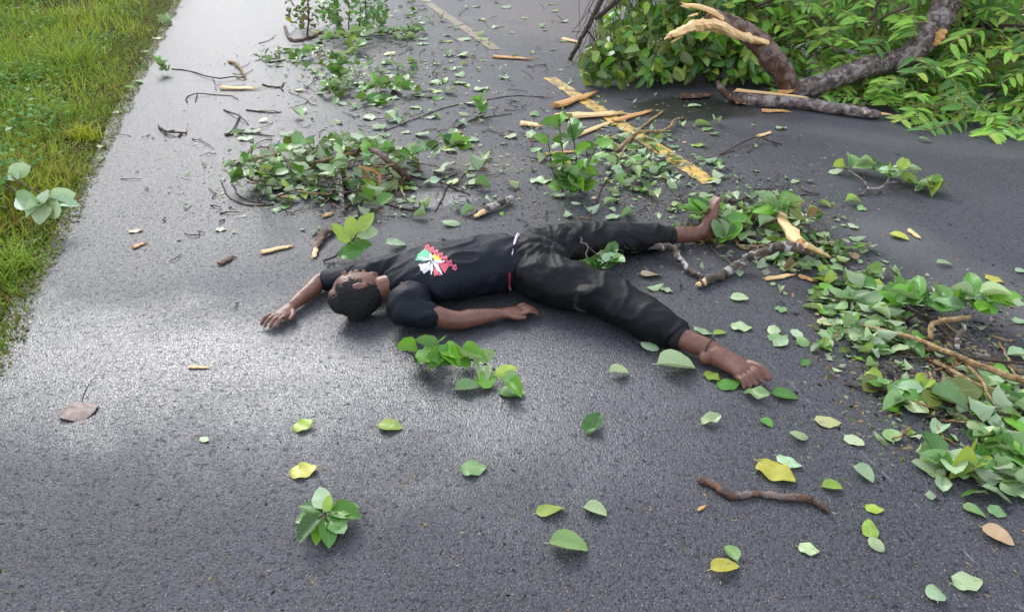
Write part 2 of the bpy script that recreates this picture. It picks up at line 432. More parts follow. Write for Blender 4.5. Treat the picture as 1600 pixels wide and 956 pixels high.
SPEC_BROAD = [dict(w=.74, tip=.6, fold=.10, seed=1), dict(w=.78, tip=1, fold=.25, droop=.10, seed=2), dict(w=.78, tip=.4, fold=.05, wave=.6, seed=3),
              dict(w=.62, tip=1.2, fold=.40, droop=.18, seed=4), dict(w=.70, tip=.8, curl=.5, seed=5), dict(w=.72, tip=.6, fold=-.15, droop=-.08, wave=.4, seed=6),
              dict(w=.66, tip=1, fold=1.3, droop=.12, seed=7), dict(w=.70, tip=.7, curl=1.1, droop=.25, wave=.5, seed=10), dict(w=.66, tip=.9, fold=.55, droop=-.25, twist=.9, wave=.8, seed=11), dict(w=.76, tip=.3, curl=-.35, droop=.2, twist=.5, seed=8), dict(w=.68, tip=.9, fold=.2, twist=-.7, seed=9)]
SPEC_LANCE = [dict(w=.34, tip=.9, fold=.3, droop=.2, seed=21), dict(w=.34, tip=1, fold=.15, droop=.3, twist=.5, seed=22),
              dict(w=.32, tip=1, fold=.4, droop=.12, twist=-.5, seed=23), dict(w=.32, tip=.7, curl=.3, droop=.35, seed=24)]
LB = [leaf_mesh('leaf_broad', **k) for k in SPEC_BROAD]
LL = [leaf_mesh('leaf_lance', **k) for k in SPEC_LANCE]
LF = [leaf_mesh('leaf_broad_near', **{**k, 'n': 11}) for k in SPEC_BROAD]
ZMIN = {m.name: min(v.co.z for v in m.vertices) for m in LB + LL}

PAL = dict(pale=(.45, .60, .33), sage=(.25, .42, .15), green=(.085, .25, .025), bright=(.17, .42, .03), dark=(.04, .13, .018),
           yellow=(.55, .50, .07), ygreen=(.33, .47, .06), brown=(.24, .13, .07), tan=(.52, .36, .22), olive=(.15, .19, .04), lush=(.26, .52, .05))
def tint(kind):
    c = PAL[kind]; k = rnd.uniform(.75, 1.25); h = rnd.uniform(-.1, .1)
    return (min(1, c[0] * k * (1 + h)), min(1, c[1] * k), min(1, c[2] * k * (1 - h)), 1)
MIX = dict(pile=['pale'] * 3 + ['sage'] * 4 + ['green'] * 4 + ['bright'] * 2 + ['ygreen'] * 2 + ['olive'] * 2 + ['dark'] * 2 + ['brown'],
           fresh=['green'] * 4 + ['bright'] * 4 + ['dark'] * 1 + ['sage'], loose=['pale'] * 6 + ['sage'] * 4 + ['ygreen'] * 2 + ['green'] * 2 + ['yellow'],
           palepile=['pale'] * 4 + ['sage'] * 5 + ['green'] * 3 + ['ygreen'] * 2 + ['bright'] * 2 + ['dark'] * 2 + ['olive'],
           crown_l=['ygreen'] * 5 + ['bright'] * 2 + ['green'] * 3 + ['olive'] * 4 + ['sage'] + ['dark'] * 2, crown_r=['lush'] * 6 + ['green'] * 4 + ['ygreen'] * 2,
           rust=['olive'] * 3 + ['green'] * 3 + ['yellow'] + ['brown'] * 2)

def orient(p, heading, tilt, tilt_dir, roll, size):
    """leaf matrix: axis heading in plan, then tilted about a horizontal axis"""
    q = Quaternion((math.cos(tilt_dir), math.sin(tilt_dir), 0), tilt) @ Quaternion((0, 0, 1), heading) @ Quaternion((1, 0, 0), roll)
    return Matrix.Translation(p) @ q.to_matrix().to_4x4() @ Matrix.Diagonal((size, size, size, 1))
def leaf_obj(mesh, mat, color, parent=None, name='leaf'):
    o = bpy.data.objects.new(name, mesh); link(o); o.color = color
    if parent is not None: o.parent = parent; mat = Matrix.Translation(-parent.location) @ mat
    o.matrix_local = mat if parent is not None else mat
    if parent is None: o.matrix_world = mat
    return o
def settle(mesh, mat, floor=.003):          # lift so the lowest vertex rests on the floor
    lo = min((mat @ v.co).z for v in mesh.vertices)
    return Matrix.Translation((0, 0, floor - lo)) @ mat

class Mass:                                 # many leaves joined into one mesh, coloured per leaf
    def __init__(s): s.V, s.F, s.U, s.C = [], [], [], []
    def add(s, geo, mat, c):
        o = len(s.V); V, F, U = geo
        s.V += [mat @ v for v in V]; s.F += [tuple(i + o for i in f) for f in F]; s.U += U; s.C += [c] * len(V)
    def build(s, name, parent=None):
        m = mesh_from(name, s.V, s.F, True, [M_LEAFM])
        uv = m.uv_layers.new(name='UVMap'); li = np.zeros(len(m.loops), np.int32); m.loops.foreach_get('vertex_index', li)
        uv.data.foreach_set('uv', np.array(s.U, np.float32)[li].ravel())
        a = m.color_attributes.new('tint', 'FLOAT_COLOR', 'POINT'); a.data.foreach_set('color', np.array(s.C, np.float32).ravel())
        return tag(put(name, m, parent), kind='stuff')
GB = [leaf_geo(n=4, **k) for k in SPEC_BROAD]; GL = [leaf_geo(n=4, **k) for k in SPEC_LANCE]

# ------------------------------------------------------------------ verge vegetation
rng = np.random.default_rng(5)
def np_mesh(name, V, F3, C, mat):
    m = bpy.data.meshes.new(name); nv, nf = len(V), len(F3)
    m.vertices.add(nv); m.vertices.foreach_set('co', V.astype(np.float32).ravel())
    m.loops.add(nf * 3); m.loops.foreach_set('vertex_index', F3.astype(np.int32).ravel())
    m.polygons.add(nf); m.polygons.foreach_set('loop_start', np.arange(0, nf * 3, 3, dtype=np.int32))
    m.update(calc_edges=True)
    a = m.color_attributes.new('tint', 'FLOAT_COLOR', 'POINT'); a.data.foreach_set('color', C.astype(np.float32).ravel())
    m.materials.append(mat); return m
def blades(base, H, wd, lean, colr, seed=0):
    """base (n,3); curved 3-segment blades"""
    g = np.random.default_rng(seed); n = len(base)
    az = g.uniform(0, 2 * np.pi, n); d = np.stack([np.cos(az), np.sin(az), np.zeros(n)], 1)
    sd = np.stack([-d[:, 1], d[:, 0], np.zeros(n)], 1)
    lv = [0, .4, .75, 1.0]; wv = [1, .85, .5, .03]
    V = np.zeros((n, 8, 3))
    for k, (l, w) in enumerate(zip(lv, wv)):
        c = base + d * (lean * H * l ** 1.8)[:, None]; c[:, 2] += H * l * (1 - .45 * lean * l)
        V[:, 2 * k] = c - sd * (wd * w)[:, None]; V[:, 2 * k + 1] = c + sd * (wd * w)[:, None]
    T = []
    for k in range(3): T += [(2 * k, 2 * k + 1, 2 * k + 3), (2 * k, 2 * k + 3, 2 * k + 2)]
    F3 = (np.arange(n)[:, None, None] * 8 + np.array(T)[None]).reshape(-1, 3)
    C = np.ones((n, 8, 4)); C[:, :, :3] = colr[:, None, :]
    return V.reshape(-1, 3), F3, C.reshape(-1, 4)
def herbs(base, size, colr, seed=0):
    g = np.random.default_rng(seed); n = len(base)
    az = g.uniform(0, 2 * np.pi, n); el = g.uniform(-.3, .7, n)
    d = np.stack([np.cos(az) * np.cos(el), np.sin(az) * np.cos(el), np.sin(el)], 1)
    sd = np.stack([-np.sin(az), np.cos(az), g.uniform(-.4, .4, n)], 1)
    up = np.cross(d, sd)
    V = np.zeros((n, 6, 3)); s = size[:, None]
    V[:, 0] = base; V[:, 1] = base + d * s * .45 + sd * s * .3 + up * s * .08; V[:, 2] = base + d * s * .45 - sd * s * .3 + up * s * .08
    V[:, 3] = base + d * s - up * s * .1; V[:, 4] = base + d * s * .45; V[:, 5] = base + d * s * .2
    F3 = (np.arange(n)[:, None, None] * 6 + np.array([(0, 4, 1), (0, 2, 4), (4, 3, 1), (4, 2, 3)])[None]).reshape(-1, 3)
    C = np.ones((n, 6, 4)); C[:, :, :3] = colr[:, None, :]
    return V.reshape(-1, 3), F3, C.reshape(-1, 4)
def vnoise(s, t, f, o=0.0): return np.array([noise.noise(Vector((a * f, b_ * f, o))) for a, b_ in zip(s, t)])
RDn, RNn = np.array(RD), np.array(RN)
def base_pts(s, t, zf):
    p = s[:, None] * RDn + (E0 + t)[:, None] * RNn
    p[:, 2] = [zf(a, b_) for a, b_ in zip(s, t)]; return p
def lerp3(a, b_, k): return np.array(a)[None] * (1 - k[:, None]) + np.array(b_)[None] * k[:, None]

def view_pts(n, t0):
    # spread by apparent size so that near and far grass look equally dense
    x, y = rng.uniform(-420, 285, 2 * n), -60 + 760 * rng.uniform(0, 1, 2 * n) ** 1.25
    dx, dy = (x - 800) / F_PX, -(y - 478) / F_PX; k = -CAM_H / (-math.sin(PITCH) + dy * math.cos(PITCH))
    X, Y = dx * k, (math.cos(PITCH) + dy * math.sin(PITCH)) * k
    s, t = X * RDn[0] + Y * RDn[1], X * RNn[0] + Y * RNn[1] - E0
    ok = t < t0; return s[ok][:n], t[ok][:n]
def verge_grass():
    n = 90000
    s, t = view_pts(n, .03); n = len(s)
    keep = rng.uniform(0, 1, n) < np.clip(.55 + 1.1 * vnoise(s, t, 1.1, 1), .12, 1); s, t = s[keep], t[keep]; n = len(s)
    near = np.clip(-t / .55, 0, 1); cl = vnoise(s, t, .9, 5)
    H = (.040 + .135 * near) * rng.uniform(.5, 1.5, n) * (1 + .8 * np.clip(cl, -.5, 1))
    k = np.clip(.5 + .9 * vnoise(s, t, .7, 9) + rng.normal(0, .22, n), 0, 1)
    c = lerp3((.16, .30, .025), (.44, .50, .06), k)
    dry = rng.uniform(0, 1, n) < (.10 + .2 * (1 - near)); c[dry] = lerp3((.30, .22, .08), (.24, .15, .05), rng.uniform(0, 1, dry.sum()))
    c *= rng.uniform(.7, 1.25, n)[:, None]
    tag(put('grass', np_mesh('grass', *blades(base_pts(s, t, verge_z), H, rng.uniform(.0025, .0055, n) * (1 + .6 * near), rng.uniform(.2, 1.0, n), c, 1), M_GRASS)),
        'mixed green and straw grass covering the verge beside the road', 'grass', kind='stuff')
    n = 90000
    s, t = view_pts(n, .05); n = len(s)
    pn = vnoise(s, t, .8, 3) + .5 * vnoise(s, t, 2.2, 6)
    keep = rng.uniform(0, 1, n) < np.clip(.45 + 1.3 * pn + .10 * np.clip(-t - 1, 0, 3), .06, 1); s, t, pn = s[keep], t[keep], pn[keep]; n = len(s)
    near = np.clip(-t / .7, 0, 1); p = base_pts(s, t, verge_z)
    p[:, 2] += rng.uniform(.002, 1, n) * (.02 + .10 * near * np.clip(.5 + pn, .1, 1.4))
    k = np.clip(.45 + rng.normal(0, .3, n) + .4 * vnoise(s, t, .6, 12), 0, 1)
    c = lerp3((.07, .20, .025), (.28, .48, .07), k) * rng.uniform(.75, 1.2, n)[:, None]
    size = rng.uniform(.014, .03, n) * (.5 + 1.1 * near)
    tag(put('ground_cover', np_mesh('ground_cover', *herbs(p, size, c, 2), M_GRASS)), 'low leafy weeds spreading through the verge grass', 'weeds', kind='stuff')
    # creeping cover along the road edge
    n = 42000
    s = 1.5 + 14.5 * rng.uniform(0, 1, n) ** .85; t = .07 - .75 * rng.uniform(0, 1, n) ** 1.1 + .05 * vnoise(s, s * 0, 2.1, 4)
    p = base_pts(s, np.minimum(t, 0), verge_z); p[:, :2] += (np.maximum(t, 0)[:, None] * RNn[None, :2]); p[:, 2] += rng.uniform(.006, .035, n)
    k = np.clip(.5 + rng.normal(0, .3, n) + .6 * vnoise(s, t, 1.4, 15), 0, 1)
    c = lerp3((.10, .14, .025), (.26, .32, .05), k) * rng.uniform(.7, 1.2, n)[:, None]
    br = rng.uniform(0, 1, n) < .16; c[br] = (.2, .12, .045)
    tag(put('edge_cover', np_mesh('edge_cover', *herbs(p, rng.uniform(.012, .026, n), c, 7), M_GRASS)), 'creeping yellowish weeds along the road edge', 'weeds', kind='stuff')
    # broad-leaved weeds farther in
    n = 16000
    s, t = view_pts(n, -.25); n = len(s); pn = vnoise(s, t, .55, 21) + .4 * vnoise(s, t, 1.7, 22)
    keep = pn + .12 * np.clip(-t, 0, 3) > .12; s, t = s[keep], t[keep]; n = len(s)
    p = base_pts(s, t, verge_z); p[:, 2] += rng.uniform(.04, .20, n)
    c = lerp3((.045, .15, .025), (.17, .36, .06), rng.uniform(0, 1, n)); pal = rng.uniform(0, 1, n) < .04; c[pal] = (.5, .6, .4)
    tag(put('ground_cover', np_mesh('ground_cover', *herbs(p, rng.uniform(.03, .06, n), c, 9), M_GRASS)), 'broad-leaved green weeds farther from the road', 'weeds', kind='stuff')
    # far side, behind and under the fallen crown
    n = 14000
    s = rng.uniform(3, 22, n); t = ROAD_W + .02 + 8 * rng.uniform(0, 1, n)
    c = lerp3((.06, .12, .02), (.2, .24, .05), rng.uniform(0, 1, n))
    p = base_pts(s, t, lambda a, b_: .01)
    tag(put('grass', np_mesh('grass', *blades(p, rng.uniform(.06, .22, n), rng.uniform(.003, .006, n), rng.uniform(.2, .9, n), c, 4), M_GRASS)),
        'grass on the far roadside behind the fallen tree', 'grass', kind='stuff')
verge_grass()

def tall_clump(px, py, h, n, sp, label, hue):
    b0 = W(px, py, 0); s0, t0 = st(b0); b0.z = verge_z(s0, t0)
    g = np.random.default_rng(int(px * 7 + py))
    base = np.array(b0)[None] + np.concatenate([g.normal(0, sp, (n, 2)), np.zeros((n, 1))], 1)
    c = lerp3(hue[0], hue[1], g.uniform(0, 1, n))
    o = put('grass_clump', np_mesh('grass_clump', *blades(base - np.array(b0), g.uniform(.6, 1.2, n) * h, g.uniform(.0025, .0055, n), g.uniform(.45, 1.15, n), c, int(px)), M_GRASS))
    o.location = b0; tag(o, label, 'grass clump', 'taller grass clumps on the verge')
YG = ((.22, .34, .03), (.40, .48, .06)); DG = ((.09, .2, .02), (.22, .34, .04))
tall_clump(118, 118, .34, 130, .10, 'tall clump of long arching grass blades in the upper verge', YG)
tall_clump(132, 220, .15, 110, .055, 'short bright yellow-green grass tuft close to the road edge', ((.32, .38, .02), (.5, .52, .05)))
tall_clump(92, 285, .15, 80, .06, 'grass tuft with straw-coloured tips above the pale leafy sprig', ((.28, .30, .04), (.42, .34, .08)))
tall_clump(22, 425, .13, 110, .06, 'grass tuft at the left picture edge nearest the camera', ((.16, .3, .03), (.34, .46, .05)))
tall_clump(170, 75, .18, 70, .10, 'loose green grass tuft near the top of the verge', DG)
tall_clump(20, 180, .22, 90, .09, 'green grass clump at the far left of the verge', DG)
tall_clump(48, 70, .26, 80, .12, 'dark green leafy clump in the upper left corner', ((.05, .13, .02), (.14, .24, .03)))

# ------------------------------------------------------------------ fallen tree
def limb(parent, name, pts, r, mat, sides=12, seg=6, rough=.07, wob=.004, flat=1.0):
    v, f = tube(pts, r, sides, seg, wob, rough, flat=flat); return put(name, mesh_from(name, v, f, True, [mat]), parent)
def splinter_geo(a, b_, w, th, seed=0, jag=3, bend=0.0):
    """torn plank of wood from a to b, jagged at b"""
    r = random.Random(seed); ax = (b_ - a); L = ax.length; ax.normalize()
    sd = ax.cross(Vector((0, 0, 1))); sd = sd.normalized() if sd.length > .05 else Vector((1, 0, 0)); up = sd.cross(ax)
    V, Fc = [], []; n = 6
    for i in range(n + 1):
        x = i / n; ww = w * (1 - .35 * x) * r.uniform(.8, 1.15); tt = th * (1 - .5 * x) * r.uniform(.8, 1.1)
        if i == 0: ww *= .7
        if i == n: ww *= .35; tt *= .3
        c = a + ax * L * x + up * bend * math.sin(math.pi * x) + sd * r.uniform(-.12, .12) * w
        for q in ((-1, -.6), (-.3, -1), (.4, -.9), (1, -.4), (.9, .5), (.2, 1), (-.5, .9), (-1, .3)):
            V.append(c + sd * q[0] * ww * .5 + up * q[1] * tt * .5 + ax * r.uniform(-.03, .03) * L)
        if i:
            o = 8 * i
            for k in range(8): k2 = (k + 1) % 8; Fc.append((o - 8 + k, o - 8 + k2, o + k2, o + k))
    Fc += [tuple(reversed(range(8))), tuple(range(8 * n, 8 * n + 8))]
    for j in range(jag):                    # extra slivers at the torn end
        p = b_ - ax * L * .12 + sd * w * r.uniform(-.3, .3); q = p + ax * L * r.uniform(.12, .3) + sd * r.uniform(-.2, .2) * w + up * r.uniform(-.2, .2) * w
        v, f = tube([p, p.lerp(q, .5), q], (w * .13, .001), 5, 1); o = len(V); V += v; Fc += [tuple(i + o for i in x) for x in f]
    return V, Fc
def wood(parent, name, a, b_, w, th, seed, mat=None, jag=3, bend=0.0):
    v, f = splinter_geo(a, b_, w, th, seed, jag, bend); return put(name, mesh_from(name, v, f, False, [mat or M_WOOD]), parent)

def crown(parent, polys, n, geos, meshes, palette, size, mode, keep=300):
    """polys: list of (x0,x1,ytop,ybot_fn, depth0_fn, depth, weight)"""
    L = []
    tot = sum(p[6] for p in polys)
    for (x0, x1, y0, yb, dep0, dep, wt) in polys:
        for _ in range(int(n * wt / tot)):
            x = rnd.uniform(x0, x1); y = rnd.uniform(y0, yb(x)); Yf = dep0(x) + (yb(x) - y) * .0045
            Y = Yf + dep * rnd.random() ** 1.6
            p = at(x, y, Y)
            if p.z < .03: p = W(x, y, rnd.uniform(.03, .12))
            L.append((p, rnd.random()))
    return L

def proj(p):
    d = p - Vector((0, 0, CAM_H)); z = d.y * math.cos(PITCH) - d.z * math.sin(PITCH)
    return 800 + F_PX * d.x / z, 478 - F_PX * (d.y * math.sin(PITCH) + d.z * math.cos(PITCH)) / z
def fallen_tree():
    base = W(1250, 160, 0)
    T = thing('fallen_tree', 'fallen tree with mottled trunk and broken arching limb lying in bright green foliage', 'tree', base)
    Yb = base.y
    trunk = [at(1232, 146, Yb), at(1290, 128, Yb + .05), at(1350, 107, Yb + .12), at(1412, 92, Yb + .2)]
    limb(T, 'trunk', trunk, [.085, .082, .088, .095], M_BARK)
    tr2 = [at(1405, 96, Yb + .18), at(1438, 72, Yb + .2), at(1462, 40, Yb + .22), at(1480, 0, Yb + .28), at(1495, -60, Yb + .4), at(1515, -160, Yb + .7)]
    limb(T, 'trunk', tr2, [.088, .095, .105, .115, .12, .12], M_BARK)
    wood(T, 'torn_wood', at(1474, 46, Yb + .06), at(1462, 72, Yb + .05), .10, .04, 4, M_WOODO, 1)
    # arching broken limb
    ar = [at(1240, 146, Yb), at(1229, 126, Yb - .02), at(1213, 100, Yb - .04), at(1190, 72, Yb - .06), at(1160, 48, Yb - .08), at(1128, 31, Yb - .1), at(1108, 20, Yb - .1)]
    limb(T, 'broken_limb', ar, [.075, .085, .092, .09, .075, .058, .045], M_BARKB, 14)
    wood(T, 'torn_wood', at(1132, 32, Yb - .12), at(1068, 8, Yb - .14), .10, .06, 7, None, 4, .03)
    w1 = [at(1200, 68, Yb - .17), at(1160, 57, Yb - .18), at(1115, 40, Yb - .18), at(1085, 42, Yb - .18), at(1055, 53, Yb - .2), at(1038, 62, Yb - .2)]
    v, f = tube(w1, [.03, .055, .075, .072, .045, .008], 11, 6, .006, .22, flat=.6); put('torn_wood', mesh_from('torn_wood', v, f, False, [M_WOOD]), T)
    for k, (q, e) in enumerate((((1062, 48), (1042, 55)), ((1066, 55), (1050, 66)), ((1090, 22), (1076, 26)))):
        wood(T, 'torn_wood', at(*q, Yb - .2), at(*e, Yb - .22), .04, .02, 30 + k, None, 2)
    wood(T, 'torn_wood', at(1215, 146, Yb - .09), at(1240, 142, Yb - .09), .07, .05, 9, M_WOODO, 2)
    # boughs in the crown
    for pts, r in (([at(1500, -60, Yb + .7), at(1400, -40, Yb + .8), at(1290, -30, Yb + .6), at(1180, 10, Yb + .5)], (.05, .012)),
                   ([at(1480, 10, Yb + .55), at(1540, 40, Yb + .3), at(1640, 48, Yb + .2)], (.045, .03)),
                   ([at(1352, 40, Yb + .3), at(1366, 20, Yb + .35), at(1382, -20, Yb + .4)], (.012, .016)),
                   ([at(1376, 56, Yb + .2), at(1370, 34, Yb + .3), at(1420, 10, Yb + .3)], (.008, .012)),
                   ([at(1510, -150, Yb + 1), at(1700, -80, Yb + .6), at(1850, 60, Yb - .5)], (.09, .03))):
        limb(T, 'bough', pts, r, M_TWIG, 7)
    # pinnate sprays: rachis + paired leaflets
    bot = lambda x: 152 + (x - 1220) * .085 if x < 1420 else 184 + (x - 1420) * .09
    dep = lambda x: W(x, bot(x)).y + .05
    leaves = []; rach = []
    def spray(p, d, L, nl, lsize, cpal):
        d = d.normalized(); pts = []
        for k in range(5):
            u = k / 4; q = p + d * L * u + Vector((0, 0, -.30 * L * u * u)); q.z = max(q.z, .03); pts.append(q)
        rach.append(tube(pts, (.005, .002), 4, 2))
        sd = d.cross(Vector((0, 0, 1))).normalized(); tone = rnd.choice(MIX[cpal])
        for k in range(nl):
            u = .15 + .85 * k / nl; i = min(3, int(u * 4)); q = pts[i].lerp(pts[i + 1], u * 4 - i)
            sg = 1 if k % 2 else -1
            ld = (sd * sg + d * .55 + Vector((0, 0, rnd.uniform(-.55, .15)))).normalized()
            x = ld; z = (Vector((0, -.45, 1)) + Vector((rnd.gauss(0, .3), rnd.gauss(0, .3), 0))); y = z.cross(x).normalized(); z = x.cross(y)
            s = lsize * rnd.uniform(.75, 1.15)
            M = Matrix((x, y, z)).transposed().to_4x4(); M.translation = q
            leaves.append((M @ Matrix.Diagonal((s, s, s, 1)), tint(tone if rnd.random() < .75 else rnd.choice(MIX[cpal]))))
    for i in range(560):
        x = rnd.uniform(1130, 1680); y = rnd.uniform(-230, bot(x) - 6) if rnd.random() < .3 else rnd.uniform(-40, bot(x) - 4)
        if x < 1235 and y > 30: continue
        Y = dep(x) + (bot(x) - y) * .004 + rnd.random() ** 1.5 * 1.3
        # keep the trunk and the limb in sight
        onlimb = any(abs(x - a) < w_ and abs(y - b_) < h_ for a, b_, w_, h_ in ((1465, 40, 34, 46), (1290, 128, 62, 22), (1370, 105, 52, 20), (1200, 80, 60, 70)))
        if onlimb: Y = max(Y, Yb + .55)
        p = at(x, y, Y)
        if p.z < .03: p = W(x, y, .05)
        spray(p, Vector((rnd.gauss(-.1, .8), rnd.gauss(-.55, .6), rnd.uniform(-.3, .5))), rnd.uniform(.32, .55), rnd.randint(9, 13), rnd.uniform(.12, .17), 'crown_r')
    v, f = merge(rach); tag(put('leaf_stalks', mesh_from('leaf_stalks', v, f, True, [M_TWIGP]), T), kind='stuff')
    # pale flower stalks hanging out of the lower edge
    fl = []
    for (x0, y0) in ((1500, 175), (1530, 165), (1490, 155), (1545, 190), (1575, 195), (1340, 172), (1330, 180)):
        for k in range(9):
            a = at(x0, y0, dep(x0) - .12); b_ = a + Vector((rnd.gauss(0, .07), rnd.gauss(-.04, .04), rnd.gauss(-.01, .05))); b_.z = max(.01, b_.z); a.z = max(a.z, .02)
            c = b_ + Vector((rnd.gauss(0, .03), rnd.gauss(0, .03), rnd.uniform(-.02, .02))); c.z = max(.01, c.z)
            fl.append(tube([a, a.lerp(b_, .5) + Vector((0, 0, .01)), b_, c], (.0025, .0012), 4, 1))
    v, f = merge(fl); tag(put('flower_stalks', mesh_from('flower_stalks', v, f, True, [simple('stalk', (.36, .42, .16))]), T), kind='stuff')
    def clear(M):
        x, y = proj(M @ Vector((.5, 0, 0))); Y = M.translation.y
        for ax_, ay, bx, by, w_ in ((1445, 68, 1485, -5, 27), (1400, 98, 1445, 68, 16), (1240, 146, 1400, 96, 15), (1240, 140, 1165, 50, 20), (1150, 152, 1380, 180, 12), (1165, 50, 1040, 55, 20)):
            q = max(0, min(1, ((x - ax_) * (bx - ax_) + (y - ay) * (by - ay)) / ((bx - ax_) ** 2 + (by - ay) ** 2)))
            if math.hypot(x - ax_ - q * (bx - ax_), y - ay - q * (by - ay)) < w_ and Y < Yb + .32: return False
        return True
    leaves = [L for L in leaves if clear(L[0]) or rnd.random() < .06]
    vis = sorted(leaves, key=lambda L: L[0].translation.y + (3 if at(800, -10, L[0].translation.y).z < L[0].translation.z else 0))
    for M, c in vis[:300]: leaf_obj(rnd.choice(LL), M, c, T)
    ms = Mass()
    for M, c in vis[300:]: ms.add(rnd.choice(GL), M, c)
    ms.build('foliage', T)

    # --- broad-leaved bough on the left, with the dark stick propping it
    b2 = W(1000, 150, 0); Y2 = b2.y
    B = thing('leafy_bough', 'broken bough of hanging oval leaves with a dark upright stick at its left end', 'branch', b2)
    st0 = W(890, 95, .01); Ys = st0.y
    limb(B, 'stick', [st0, at(905, 66, Ys + .05), at(922, 34, Ys + .1), at(940, -2, Ys + .2), at(965, -60, Ys + .4)], [.022, .024, .026, .03, .035], M_TWIG, 9)
    limb(B, 'stick', [at(915, 45, Ys + .1), at(926, 60, Ys + .1), at(933, 75, Ys + .1)], (.012, .006), M_TWIG, 6)
    limb(B, 'stick', [at(1262, -70, Yb + .6), at(1130, -60, Y2 + .5), at(1010, -30, Y2 + .4), at(930, 30, Y2 + .5)], (.06, .02), M_TWIG, 9)
    bot2 = lambda x: (128 + (x - 905) * .22) if x < 1000 else (149 if x < 1110 else 146)
    lv = []; tw = []
    for i in range(290):
        x = rnd.uniform(918, 1245); y0 = rnd.uniform(-200, 20) if rnd.random() < .45 else rnd.uniform(-10, 85)
        Y = Y2 + .15 + rnd.random() ** 1.4 * 1.3 + (bot2(x) - y0) * .002
        if x > 1125 and y0 > 40: Y = max(Y, Yb + .15)
        a = at(x, y0, Y)
        if a.z < .15: continue
        L = min(a.z - .05, rnd.uniform(.3, .6)); d = Vector((rnd.gauss(-.15, .3), rnd.gauss(-.3, .25), -1)).normalized()
        pts = [a, a + d * L * .5 + Vector((rnd.gauss(0, .03), rnd.gauss(0, .03), 0)), a + d * L]
        tw.append(tube(pts, (.005, .002), 4, 2))
        for k in range(9):
            u = .05 + .95 * k / 8; q = pts[0].lerp(pts[1], u * 2) if u < .5 else pts[1].lerp(pts[2], u * 2 - 1)
            an = rnd.uniform(0, 6.28); x_ = Vector((math.cos(an) * .8, math.sin(an) * .8 - .15, rnd.uniform(-1.1, .1))).normalized()
            z_ = Vector((rnd.gauss(0, .45), -.6, .75)); y_ = z_.cross(x_).normalized(); z_ = x_.cross(y_)
            s = rnd.uniform(.11, .165); M = Matrix((x_, y_, z_)).transposed().to_4x4(); M.translation = Vector((q.x, q.y, max(q.z, .05)))
            lv.append((M @ Matrix.Diagonal((s, s * .72, s, 1)), tint(rnd.choice(MIX['crown_l']))))
    v, f = merge(tw); tag(put('twigs', mesh_from('twigs', v, f, True, [M_TWIG]), B), kind='stuff')
    lv = [L for L in lv if (lambda q: q[0] > 912 + max(0, 95 - q[1]) * .52)(proj(L[0] @ Vector((.5, 0, 0))))]
    vis = sorted(lv, key=lambda L: L[0].translation.y + (3 if at(800, -10, L[0].translation.y).z < L[0].translation.z else 0))
    for M, c in vis[:300]: leaf_obj(rnd.choice(LB), M, c, B)
    ms = Mass()
    for M, c in vis[300:]: ms.add(rnd.choice(GB), M, c)
    ms.build('foliage', B)
    # --- split branch on the asphalt in front
    b3 = W(1250, 165, 0)
    S = thing('split_branch', 'bark-covered branch split lengthwise, lying on the road before the fallen tree', 'branch', b3)
    r0 = .045
    limb(S, 'bark', [W(1145, 150, r0), W(1185, 158, r0), W(1235, 160, r0), W(1300, 169, r0), W(1350, 177, .04), W(1375, 180, .035)], [.045, .052, .05, .046, .04, .03], M_BARK, 10)
    wood(S, 'torn_wood', W(1150, 141, .10), W(1260, 152, .095), .05, .03, 12, None, 2)
    wood(S, 'torn_wood', W(1350, 176, .05), W(1392, 179, .03), .05, .03, 13, None, 3)
    limb(S, 'bark', [W(1122, 128, .16), W(1126, 138, .12), W(1138, 150, .05), W(1160, 160, .03)], [.018, .028, .03, .02], M_BARKB, 8)
    wood(S, 'torn_wood', W(1150, 160, .02), W(1188, 165, .012), .04, .02, 14, M_WOODO, 1)
fallen_tree()

# ------------------------------------------------------------------ leafy broken branches on the road
def px_size(px, py, n):                     # length of n pixels on the ground at that pixel
    return n * ray(px, py).length * (CAM_H / -ray(px, py).z) / F_PX / ray(px, py).length * 1.0
def scatter(parent, cx, cy, rx, ry, n, h, pal, size=(.07, .12), tilt=.5, toward=.0):
    for _ in range(n):
        a, r = rnd.uniform(0, 6.283), math.sqrt(rnd.random())
        p = W(cx + rx * r * math.cos(a), cy + ry * r * math.sin(a), 0)
        z = .004 + h * (1 - r * r) * rnd.random() ** .8
        mesh = rnd.choice(LB); s = rnd.uniform(*size)
        M = orient(Vector((0, 0, 0)), rnd.uniform(0, 6.283), abs(rnd.gauss(0, tilt)) + toward, rnd.gauss(0, .5) if toward else rnd.uniform(0, 6.283), rnd.choice((0, 0, math.pi)), s)
        M = settle(mesh, M, z); M.translation += Vector((p.x, p.y, 0))
        leaf_obj(mesh, M, tint(rnd.choice(MIX[pal])), parent)
def twig(parent, pts, r, mat=None, sides=6, wob=.003):
    P = [W(p[0], p[1], max((p[2] if len(p) > 2 else 0) + r[0], r[0])) for p in pts]
    return limb(parent, 'twig', P, r, mat or M_TWIG, sides, 4, .1, wob)
